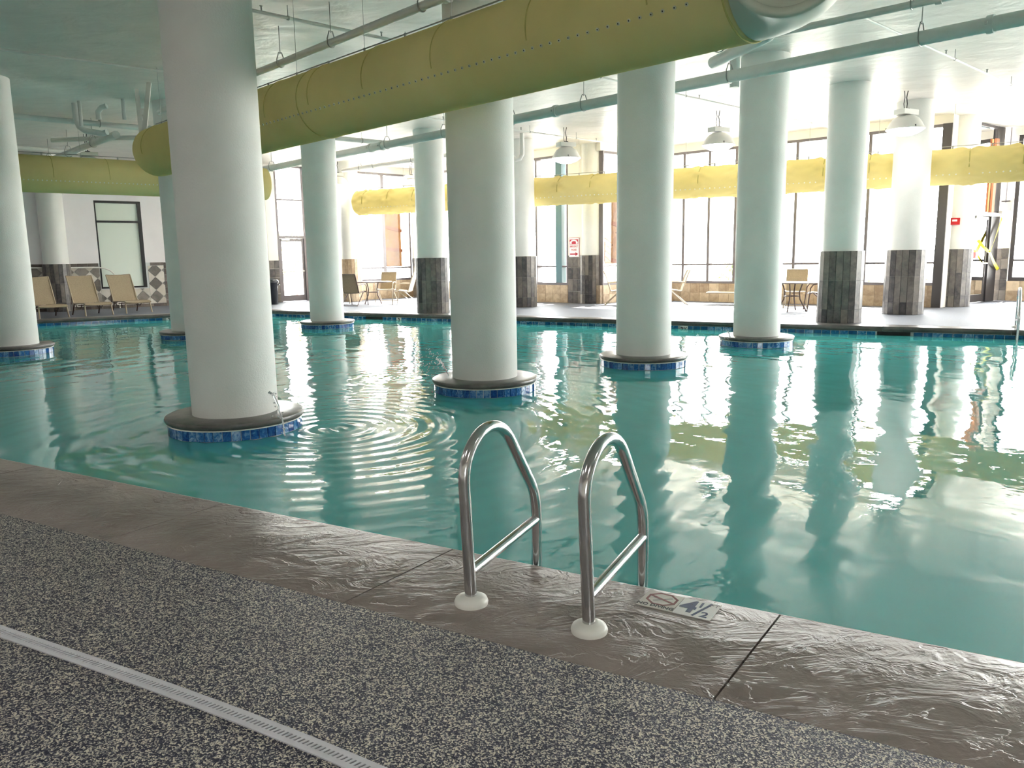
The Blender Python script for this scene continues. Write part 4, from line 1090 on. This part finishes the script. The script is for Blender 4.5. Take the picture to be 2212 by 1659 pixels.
# ------------------------------------------------------------------ slotted drain in the near deck
dr = empty('slot_drain', (-1.08, 2.37, 0)); tag(dr, 'pale slotted drain strip running across the speckled deck', 'drain')
dpts = [(-3.6, 3.72), (-2.75, 3.245), (-1.995, 2.846), (-1.5, 2.588), (-1.087, 2.367), (-0.78, 2.195), (-0.482, 2.018), (-0.1, 1.775), (0.4, 1.44)]
# smooth centre line
cl = []
for i in range(len(dpts) - 1):
    p0, p1, p2, p3 = [Vector((*dpts[max(0, min(len(dpts) - 1, i + k))], 0)) for k in (-1, 0, 1, 2)]
    for j in range(12):
        t = j / 12; cl.append(0.5 * ((2 * p1) + (p2 - p0) * t + (2 * p0 - 5 * p1 + 4 * p2 - p3) * t * t + (3 * p1 - p0 - 3 * p2 + p3) * t ** 3))
cl.append(Vector((*dpts[-1], 0)))
acc = [0.0]
for i in range(1, len(cl)): acc.append(acc[-1] + (cl[i] - cl[i - 1]).length)
def at_d(s):
    s = max(0, min(acc[-1] - 1e-4, s)); i = np.searchsorted(acc, s, 'right') - 1
    t = (s - acc[i]) / (acc[i + 1] - acc[i]); p = cl[i].lerp(cl[i + 1], t); d = (cl[i + 1] - cl[i]).normalized(); return p, d, Vector((-d.y, d.x, 0))
HWD = 0.030
def strip(w0, w1, z0, z1):
    g = Geo(); V = []; n = 140
    for i in range(n):
        p, d, nr = at_d(acc[-1] * i / (n - 1))
        V += [p + nr * w0 + Vector((0, 0, z0)), p + nr * w1 + Vector((0, 0, z0)), p + nr * w1 + Vector((0, 0, z1)), p + nr * w0 + Vector((0, 0, z1))]
    F = [(4 * i + k, 4 * i + (k + 1) % 4, 4 * i + 4 + (k + 1) % 4, 4 * i + 4 + k) for i in range(n - 1) for k in range(4)]
    return g.add(V, F)
obj('side_rail', strip(-HWD, -0.0105, -0.002, 0.0045), 'drain', dr, smooth=False)
obj('side_rail', strip(0.0105, HWD, -0.002, 0.0045), 'drain', dr, smooth=False)
obj('channel_bed', strip(-0.0107, 0.0107, -0.002, 0.0008), 'dark', dr, smooth=False)
gb = Geo(); s = 0.02
while s < acc[-1] - 0.02:
    p, d, nr = at_d(s); k = d * 0.004
    q = [p - d * 0.0048 - nr * 0.0106 - k, p + d * 0.0048 - nr * 0.0106 - k, p + d * 0.0048 + nr * 0.0106 + k, p - d * 0.0048 + nr * 0.0106 + k]
    gb.prism([xy(v) for v in q], 0.0, 0.0044); s += 0.0168
o = obj('grate_bars', gb, 'drain', dr, smooth=False); o['kind'] = 'stuff'

# ------------------------------------------------------------------ loungers
def rect_frame_path(x0, x1, y, z): return [(x0, y, z), (x1, y, z)]
def make_lounger(label, flat=False):
    """local frame: foot end toward +x, width along y, base at the middle of the foot end"""
    root = empty('sun_lounger'); tag(root, label, 'sun lounger', 'tan sling sun loungers')
    W = 0.33; zs = 0.33; xb = -0.92; xt = xb if flat else -1.32; zt = zs if flat else 1.06
    bx = -1.85 if flat else xt; bz = zs if flat else zt
    for s in (-1, 1):
        obj('side_rail', Geo().tube([(0.05, s * W, zs - 0.03), (-0.05, s * W, zs + 0.005), (-0.5, s * W, zs), (xb, s * W, zs - 0.02)], 0.017, 10), 'tanframe', root, True)
        obj('back_rail', Geo().tube([(xb, s * W, zs - 0.01), ((xb + bx) / 2 + 0.02, s * W, (zs + bz) / 2), (bx, s * W, bz)], 0.017, 10), 'tanframe', root, True)
        obj('leg', Geo().tube([(-0.04, s * W, zs - 0.02), (0.04, s * (W + 0.02), 0.0)], 0.020, 10), 'tanframe', root, True)
        obj('leg', Geo().tube([(-0.85, s * W, zs - 0.02), (-1.05, s * (W + 0.01), 0.0)], 0.017, 10), 'brownframe', root, True)
        obj('adjust_loop', Geo().tube([(-0.45, s * (W - 0.06), zs - 0.04), (-0.55, s * (W - 0.06), zs - 0.14), (-0.85, s * (W - 0.06), zs - 0.14), (-0.95, s * (W - 0.06), zs - 0.03)], 0.011, 8), 'brownframe', root, True)
        if not flat: obj('back_stay', Geo().tube([(-1.12, s * (W - 0.03), 0.62), (-1.18, s * (W - 0.03), 0.28)], 0.010, 8), 'brownframe', root, True)
    obj('end_bar', Geo().tube([(0.0, -W, zs - 0.045), (0.0, W, zs - 0.045)], 0.017, 10), 'tanframe', root, True)
    obj('foot_stretcher', Geo().tube([(-0.55, -W, zs - 0.06), (-0.55, W, zs - 0.06)], 0.012, 8), 'brownframe', root, True)
    def sling(path, sag):
        g = Geo(); V = []; n, m = len(path), 7
        for (x, z) in path:
            for j in range(m):
                y = -W + 2 * W * j / (m - 1); V.append((x, y, z - sag * (1 - (y / W) ** 2)))
        nn = len(V); V2 = [(x, y, z - 0.006) for x, y, z in V]
        F = [(i * m + j, (i + 1) * m + j, (i + 1) * m + j + 1, i * m + j + 1) for i in range(n - 1) for j in range(m - 1)]
        F2 = [tuple(nn + k for k in reversed(f_)) for f_ in F]
        edge = [k for k in range(m)] + [i * m + m - 1 for i in range(1, n)] + [(n - 1) * m + k for k in range(m - 2, -1, -1)] + [i * m for i in range(n - 2, 0, -1)]
        F3 = [(edge[k], edge[(k + 1) % len(edge)], nn + edge[(k + 1) % len(edge)], nn + edge[k]) for k in range(len(edge))]
        return g.add(V + V2, F + F2 + F3)
    obj('seat_sling', sling([(0.06, zs - 0.02), (0.0, zs + 0.012), (-0.3, zs + 0.016), (-0.6, zs + 0.01), (xb + 0.01, zs)], 0.02), 'sling', root, True)
    obj('back_sling', sling([(xb, zs + 0.005), ((xb * 0.75 + bx * 0.25), zs * 0.75 + bz * 0.25), ((xb + bx) / 2 + 0.01, (zs + bz) / 2 + 0.0), (bx + 0.01, bz), (bx - 0.03, bz + (0 if flat else 0.015))], 0.015), 'sling', root, True)
    return root
for (x, y, lab) in ((-11.98, 20.62, 'tan sling lounger cut by the left column'), (-11.20, 21.40, 'middle tan sling lounger of the three by the diamond tiles'), (-10.50, 22.22, 'tan sling lounger standing below the black framed window')):
    o = make_lounger(lab); o.location = (x, y, 0); o.rotation_euler = (0, 0, math.radians(-44))
o = make_lounger('flat pale lounger by the right glass wall', True); o.location = (7.2, 21.25, 0); o.rotation_euler = (0, 0, math.radians(-18))

# rail on the left wall
rl = empty('wall_rail', lwp(8.4) - LN * 0.1 + Vector((0, 0, 1.27))); tag(rl, 'white tube rail in front of the diamond tiles', 'handrail')
f = lambda s, z: lwp(s) - LN * 0.12 + Vector((0, 0, z))
obj('tube', Geo().tube([f(6.5, 1.30), f(8.2, 1.30), f(9.8, 1.27), f(10.0, 1.265), f(10.15, 1.24), f(10.28, 1.18), f(10.38, 1.08), f(10.45, 0.9), f(10.47, 0.0)], 0.019, 12), 'whiteplastic', rl)
for s in (7.2, 8.6): obj('bracket', Geo().tube([f(s, 1.29), lwp(s) + Vector((0, 0, 1.26))], 0.01, 8), 'whiteplastic', rl)

# ------------------------------------------------------------------ sling chairs and tables
def make_chair(label, dark=False):
    """local frame: faces +x; origin on the floor under the seat"""
    root = empty('sling_chair'); tag(root, label, 'chair', 'sling armchairs around the tables')
    W = 0.25; fm = 'brownframe' if dark else 'tanframe'
    back = [(-0.20, 0.40), (-0.27, 0.62), (-0.34, 0.82), (-0.40, 0.95)]
    seat = [(0.24, 0.40), (0.20, 0.43), (0.0, 0.41), (-0.16, 0.38), (-0.20, 0.40)]
    for s in (-1, 1):
        obj('sling_rail', Geo().tube([(x, s * W, z) for x, z in seat[:-1]] + [(x, s * W, z) for x, z in back], 0.014, 8), fm, root, True)
        obj('arm', Geo().tube([(0.30, s * (W + 0.03), 0.0), (0.26, s * (W + 0.03), 0.34), (0.24, s * (W + 0.035), 0.54), (0.18, s * (W + 0.04), 0.62), (0.06, s * (W + 0.04), 0.645), (-0.12, s * (W + 0.03), 0.635), (-0.27, s * W, 0.62)], 0.014, 8), fm, root, True)
        obj('leg', Geo().tube([(0.10, s * W, 0.41), (-0.14, s * (W + 0.01), 0.2), (-0.36, s * (W + 0.02), 0.0)], 0.014, 8), fm, root, True)
    obj('stretcher', Geo().tube([(-0.36, -W - 0.02, 0.012), (-0.36, W + 0.02, 0.012)], 0.012, 8), fm, root, True)
    obj('top_bar', Geo().tube([(-0.40, -W, 0.95), (-0.40, W, 0.95)], 0.012, 8), fm, root, True)
    obj('seat_bar', Geo().tube([(0.24, -W, 0.40), (0.24, W, 0.40)], 0.012, 8), fm, root, True)
    def sl(path, nm):
        g = Geo(); V = []
        for t in (0.0, 0.006):
            for x, z in path:
                for j in range(5):
                    y = -W + 2 * W * j / 4; sag = 0.02 * (1 - (y / W) ** 2); V.append((x - sag * 0.5 + (0 if nm == 'seat_sling' else -t), y, z - sag * 0.6 - (t if nm == 'seat_sling' else 0)))
        n = len(path); F = []
        for i in range(n - 1):
            for j in range(4):
                q = (i * 5 + j, (i + 1) * 5 + j, (i + 1) * 5 + j + 1, i * 5 + j + 1); F.append(q); F.append(tuple(n * 5 + k for k in reversed(q)))
        obj(nm, g.add(V, F), 'sling', root, True)
    sl(seat, 'seat_sling'); sl(back, 'back_sling')
    return root
def make_table(label, r, zt=0.68):
    root = empty('patio_table'); tag(root, label, 'table', 'round patio tables')
    obj('table_top', Geo().lathe([(r - 0.01, zt - 0.012), (r, zt - 0.006), (r, zt + 0.006), (r - 0.01, zt + 0.012)], 48), 'tabletop', root, True)
    obj('rim', Geo().tube([((r + 0.005) * math.cos(a), (r + 0.005) * math.sin(a), zt) for a in np.linspace(0, 2 * PI, 49)[:-1]], 0.014, 8, closed=True), 'brownframe', root, True)
    for k in range(4):
        a = PI / 4 + k * PI / 2; c, s = math.cos(a), math.sin(a)
        obj('leg', Geo().tube([(r * 0.42 * c, r * 0.42 * s, zt - 0.015), (r * 0.30 * c, r * 0.30 * s, 0.45), (r * 0.34 * c, r * 0.34 * s, 0.28), (r * 0.62 * c, r * 0.62 * s, 0.0)], 0.016, 8), 'brownframe', root, True)
    obj('leg_ring', Geo().tube([(r * 0.30 * math.cos(a), r * 0.30 * math.sin(a), 0.36) for a in np.linspace(0, 2 * PI, 25)[:-1]], 0.010, 6, closed=True), 'brownframe', root, True)
    return root
def put(o, x, y, deg): o.location = (x, y, 0); o.rotation_euler = (0, 0, math.radians(deg)); return o
put(make_table('round table among the sling chairs near the glass door', 0.60), -4.35, 24.95, 10)
put(make_chair('dark framed sling chair with its back to the pool, at the left table', True), -4.76, 24.12, 72)
put(make_chair('tan sling chair behind the left table, facing the pool'), -4.08, 25.95, -98)
put(make_chair('tan sling chair right of the left table, seen from the side'), -3.30, 24.45, 172)
put(make_chair('sling chair half hidden behind the far pool column at the left table'), -5.45, 25.25, 10)
put(make_table('round table hidden behind the column straight behind the ladder', 0.55), 3.75, 22.1, 10)
put(make_chair('sling chair peeking out left of the column behind the right ladder rail'), 3.05, 22.4, -8)
put(make_chair('tan sling chair right of the column behind the right ladder rail'), 4.55, 21.95, 176)
put(make_table('round table between the two right columns', 0.56), 6.70, 18.75, 10)
put(make_chair('tan sling chair behind the table between the right columns'), 7.30, 20.15, -112)
put(make_chair('brown framed armchair right of the table between the right columns', True), 7.42, 18.95, 168)

# ------------------------------------------------------------------ trash can
g = empty('trash_can', (-7.72, 25.45, 0)); tag(g, 'black ribbed trash can by the back left glass door', 'trash can')
x, y = -7.72, 25.45
obj('barrel', Geo().lathe([(0.19, 0.0), (0.20, 0.02), (0.235, 0.68), (0.25, 0.70), (0.25, 0.73)], 28, (x, y, 0)), 'bin', g)
obj('lid', Geo().lathe([(0.262, 0.70), (0.262, 0.75), (0.22, 0.79), (0.10, 0.82), (0.02, 0.82)], 28, (x, y, 0)), 'bin', g, ang=0.5)
for s in (-1, 1): obj('handle', Geo().tube([(x + s * 0.24, y - 0.06, 0.63), (x + s * 0.285, y - 0.05, 0.62), (x + s * 0.285, y + 0.05, 0.62), (x + s * 0.24, y + 0.06, 0.63)], 0.014, 8), 'bin', g)

# ------------------------------------------------------------------ sign, alarms, emergency light, tape
sc_ = B0 + BD * 7.69; sz = 1.63
sg = empty('emergency_sign', sc_ - BN * 0.02 + Vector((0, 0, 1.35))); tag(sg, 'red and white emergency phone sign on the pier', 'sign')
def onB(s, z, off=0.0): return sc_ + BD * s - BN * (0.008 + off) + Vector((0, 0, sz + z))
def bpanel(s0, s1, z0, z1, t, off): return Geo().bar(onB((s0 + s1) / 2, z0, off), onB((s0 + s1) / 2, z1, off), s1 - s0, t, up=BN)
obj('backplate', bpanel(-0.20, 0.20, -0.285, 0.285, 0.008, 0.004), 'redink', sg, smooth=False)
obj('plate', bpanel(-0.188, 0.188, -0.273, 0.273, 0.004, 0.010), 'signwhite', sg, smooth=False)
obj('phone_field', bpanel(-0.165, 0.165, 0.09, 0.235, 0.003, 0.0125), 'redink', sg, smooth=False)
hs_ = [onB(0.13 * math.cos(a), 0.135 + 0.07 * math.sin(a), 0.0155) for a in np.linspace(0.15, PI - 0.15, 13)]
gg = Geo()
for i in range(12): gg.bar(hs_[i], hs_[i + 1], 0.04, 0.003, up=BN)
for s in (-0.115, 0.115): gg.bar(onB(s, 0.105, 0.0155), onB(s, 0.155, 0.0155), 0.07, 0.003, up=BN)
obj('handset', gg, 'signwhite', sg, smooth=False)
obj('phone_body', bpanel(-0.07, 0.07, 0.095, 0.15, 0.003, 0.017), 'redink', sg, smooth=False)
def bmat(s, z): return Matrix.Translation(onB(s, z, 0.0135)) @ Matrix(((BD.x, 0, -BN.x, 0), (BD.y, 0, -BN.y, 0), (0, 1, 0, 0), (0, 0, 0, 1)))
lettering('lettering', 'EMERGENCY', 0.085, 'redink', sg, bmat(0, 0.03), bold=0.001, sx=0.66)
lettering('lettering', 'PHONE', 0.085, 'redink', sg, bmat(0, -0.07), bold=0.001, sx=0.72)
gg = Geo().bar(onB(-0.15, -0.19, 0.013), onB(0.08, -0.19, 0.013), 0.004, 0.035)
gg.add([onB(0.06, -0.135, 0.011), onB(0.16, -0.19, 0.011), onB(0.06, -0.245, 0.011), onB(0.06, -0.135, 0.015), onB(0.16, -0.19, 0.015), onB(0.06, -0.245, 0.015)], [(0, 1, 2), (5, 4, 3), (0, 3, 4, 1), (1, 4, 5, 2), (2, 5, 3, 0)])
obj('arrow', gg, 'redink', sg, smooth=False)

def alarm(name, c, d, label, w=0.16, hh=0.13, strobe=True):
    """c on the wall, d = unit vector out of the wall"""
    c = Vector(c); d = Vector(d).normalized(); side = Vector((-d.y, d.x, 0))
    root = empty(name, c); tag(root, label, 'fire alarm', 'red fire alarm boxes')
    obj('housing', Geo().bar(c + Vector((0, 0, -hh / 2)) + d * 0.03, c + Vector((0, 0, hh / 2)) + d * 0.03, w, 0.06, up=d), 'red', root, smooth=False)
    if strobe: obj('strobe', Geo().bar(c - side * w * 0.32 + d * 0.07 + Vector((0, 0, 0.02)), c + side * w * 0.2 + d * 0.07 + Vector((0, 0, 0.02)), 0.03, 0.045), 'signwhite', root, smooth=False)
    else: obj('pull_bar', Geo().bar(c - side * w * 0.3 + d * 0.066, c + side * w * 0.3 + d * 0.066, 0.012, 0.03), 'signwhite', root, smooth=False)
    return root
v = Vector((-10.75, -19.4, 0)).normalized()
alarm('fire_alarm', Vector((10.98, 19.66, 2.06)) + Vector((-0.50, -0.866, 0)) * 0.40, (-0.50, -0.866, 0), 'red strobe alarm box on the wide column by the right door', 0.2, 0.16)
alarm('pull_station', G0 + GD * 0.45 + Vector((0, 0, 1.24)) - GN * 0.02, -GN, 'red pull station beside the taped door', 0.13, 0.16, False)
LN2 = Vector((-(26.55 - 25.76), 3.11, 0)).normalized()
alarm('fire_alarm', Vector((-8.20, 26.51, 2.05)), -LN2, 'red strobe alarm box left of the back glass door', 0.18, 0.14)
alarm('pull_station', Vector((-8.15, 26.50, 1.17)), -LN2, 'red pull station below the alarm at the back left door', 0.13, 0.16, False)

el = empty('emergency_light', H0 - HD * 0.02 + Vector((0, 0, 2.42))); tag(el, 'white twin emergency light on the narrow pier', 'emergency light')
c = H0 + HD * 0.04 - HN * 0.05 + Vector((0, 0, 2.5))
obj('case', Geo().bar(c - HD * 0.12, c + HD * 0.12, 0.08, 0.22), 'whiteplastic', el, smooth=False)
obj('lamp_head', Geo().tube([c - HD * 0.09 - HN * 0.04 + Vector((0, 0, -0.13)), c - HD * 0.09 - HN * 0.12 + Vector((0, 0, -0.15))], 0.05, 12), 'whiteplastic', el)
obj('conduit', Geo().tube([c + Vector((0, 0, 0.11)), c + Vector((0, 0, CEIL - 2.5))], 0.012, 8), 'framegrey', el)
obj('top_bracket', Geo().bar(c - HD * 0.1 + Vector((0, 0, 0.14)), c + HD * 0.1 + Vector((0, 0, 0.14)), 0.08, 0.03), 'framegrey', el, smooth=False)

tp = empty('caution_tape', G0 + GD * 1.1 - GN * 0.12 + Vector((0, 0, 0.84))); tag(tp, 'yellow caution tape twisted across the right door', 'tape')
def tapeseg(a, b, w, tw):
    g = Geo(); V = []; n = 12; a = Vector(a); b = Vector(b); d = (b - a).normalized()
    x = d.cross(GN).normalized()
    for i in range(n):
        t = i / (n - 1); p = a.lerp(b, t) + Vector((0, 0, -0.03 * math.sin(PI * t))); an = tw * t; y = GN
        e = x * math.cos(an) + y * math.sin(an); V += [p - e * w / 2 - y * 0.001, p + e * w / 2 - y * 0.001, p + e * w / 2 + y * 0.001, p - e * w / 2 + y * 0.001]
    F = [(4 * i + k, 4 * i + (k + 1) % 4, 4 * i + 4 + (k + 1) % 4, 4 * i + 4 + k) for i in range(n - 1) for k in range(4)]
    return g.add(V, F)
T0 = G0 + GD * 1.84 - GN * 0.06 + Vector((0, 0, 2.2)); T1 = G0 + GD * 1.12 - GN * 0.12 + Vector((0, 0, 1.30)); T2 = G0 + GD * 1.86 - GN * 0.06 + Vector((0, 0, 0.84))
obj('upper_strip', tapeseg(T0, T1, 0.085, 0.6), 'tape', tp); obj('lower_strip', tapeseg(T1, T2, 0.085, -0.5), 'tape', tp)
obj('left_strip', tapeseg(T1, G0 + GD * 0.5 - GN * 0.06 + Vector((0, 0, 1.62)), 0.075, 0.8), 'tape', tp)

# ------------------------------------------------------------------ splashes
def splash(label, start, direction, v0, drops, spread, tmax, stream=0.0, floor_z=WATER):
    g = Geo(); d = Vector(direction).normalized(); st = Vector(start)
    for i in range(drops):
        t = tmax * (random.random() ** 0.7)
        vv = v0 * (1 + random.uniform(-spread, spread)); dx = random.gauss(0, spread * 0.5); dy = random.gauss(0, spread * 0.5)
        vel = d * vv + Vector((dx, dy, random.gauss(0, spread * 0.6)))
        p = st + vel * t + Vector((0, 0, -4.9 * t * t))
        if p.z < floor_z: continue
        g.ico(p, random.uniform(0.003, 0.0085))
    if stream:
        pts = []
        for t in np.linspace(0, stream, 14):
            pts.append(st + d * v0 * t + Vector((random.gauss(0, .004), random.gauss(0, .004), -4.9 * t * t + random.gauss(0, .003))))
        g.tube(pts, [0.006 + 0.004 * random.random() for _ in pts], 7)
    me = g.mesh('splash'); c = centre_mesh(me)
    o = obj('water_jet', me, 'drop', loc=c); tag(o, label, 'water jet', 'small fountain jets on the columns', kind='stuff'); return o
splash('thin water jet falling off the right side of the nearest column', (-2.20, 6.98, 0.22), (0.75, -0.35, 0.5), 0.62, 60, 0.25, 0.42, 0.40)
splash('water jet spraying droplets left of the splash column', (-0.74, 9.05, 0.03), (-0.62, -0.1, 1.9), 2.15, 150, 0.22, 0.46, 0.20)
splash('sparkling splash right of the column behind the right ladder rail', (2.72, 11.6, 0.0), (0.25, -0.1, 1.6), 1.6, 110, 0.3, 0.35)
splash('small splash at the left of the farthest pool column', (3.66, 13.05, 0.0), (-0.4, -0.1, 1.6), 1.4, 70, 0.25, 0.30, 0.12)

# ------------------------------------------------------------------ outdoors
g = Geo().box((10, 50, -0.35), (220, 160, 0.2))
o = obj('ground', g, 'concrete', smooth=False); tag(o, 'bright concrete terrace outside the windows', kind='structure')
def shrub(name, x, y, r, hgt, label, mat='leaf', n=520):
    root = empty(name, (x, y, -0.25)); tag(root, label, 'shrub', 'plants outside the glass')
    g = Geo()
    for i in range(n):
        a = random.uniform(0, 2 * PI); ph = math.acos(random.uniform(-0.3, 1)); rr = r * (0.72 + 0.28 * random.random())
        p = Vector((x + rr * math.sin(ph) * math.cos(a), y + rr * math.sin(ph) * math.sin(a), -0.25 + hgt * (0.3 + 0.7 * max(0.0, math.cos(ph)) * (rr / r))))
        d1 = Vector((random.gauss(0, 1), random.gauss(0, 1), random.gauss(0, 1))).normalized(); d2 = d1.orthogonal().normalized(); L = 0.10 * (0.6 + random.random())
        g.add([p - d1 * L, p + d2 * L * 0.4, p + d1 * L, p - d2 * L * 0.4], [(0, 1, 2, 3)])
    o = obj('foliage', g, mat, root, smooth=False); o['kind'] = 'stuff'
    obj('stem', Geo().tube([(x, y, -0.25), (x, y, -0.25 + hgt * 0.6)], 0.05, 8), 'batten', root)
    return root
shrub('round_shrub', 8.6, 29.6, 0.95, 1.35, 'round green shrub outside, seen left of the far right pool column')
shrub('low_shrub', 12.6, 30.0, 1.3, 0.9, 'low shrub outside behind the right table', 'leafyellow')
shrub('low_shrub', 14.6, 28.0, 1.2, 1.0, 'low green shrub outside between the right clad columns')
shrub('palm_shrub', -9.6, 35.5, 1.1, 3.4, 'yellow green plant outside the back left door', 'leafyellow', 380)
# outdoor stair with its railing
st = empty('outdoor_stair', (12.5, 24.4, -0.25)); tag(st, 'outdoor stair with thin metal railing behind the right clad columns', 'stair')
sd = Vector((0.80, -0.60, 0)).normalized(); so = Vector((11.2, 25.9, -0.25))
for k in range(14):
    p = so + sd * (0.28 * k); obj('step', Geo().box((p.x + sd.x * 0.14, p.y + sd.y * 0.14, -0.25 + 0.17 * (k + 0.5)), (0.28, 1.1, 0.17), math.atan2(sd.y, sd.x)), 'concrete', st, smooth=False)
nrs = Vector((-sd.y, sd.x, 0)); fr_ = so - nrs * 0.55 if (so - nrs * 0.55).length < (so + nrs * 0.55).length else so + nrs * 0.55
for k in range(0, 15, 2):
    p = fr_ + sd * (0.28 * k) + Vector((0, 0, 0.17 * k)); obj('baluster', Geo().tube([p, p + Vector((0, 0, 1.0))], 0.016, 6), 'framegrey', st)
for zz in (0.25, 0.5, 0.75, 1.0):
    obj('railing', Geo().tube([fr_ + Vector((0, 0, zz)), fr_ + sd * 3.92 + Vector((0, 0, 0.17 * 14 + zz))], 0.014 if zz < 1 else 0.022, 6), 'framegrey', st)

for o in bpy.data.objects:
    if '_w' in o: del o['_w']
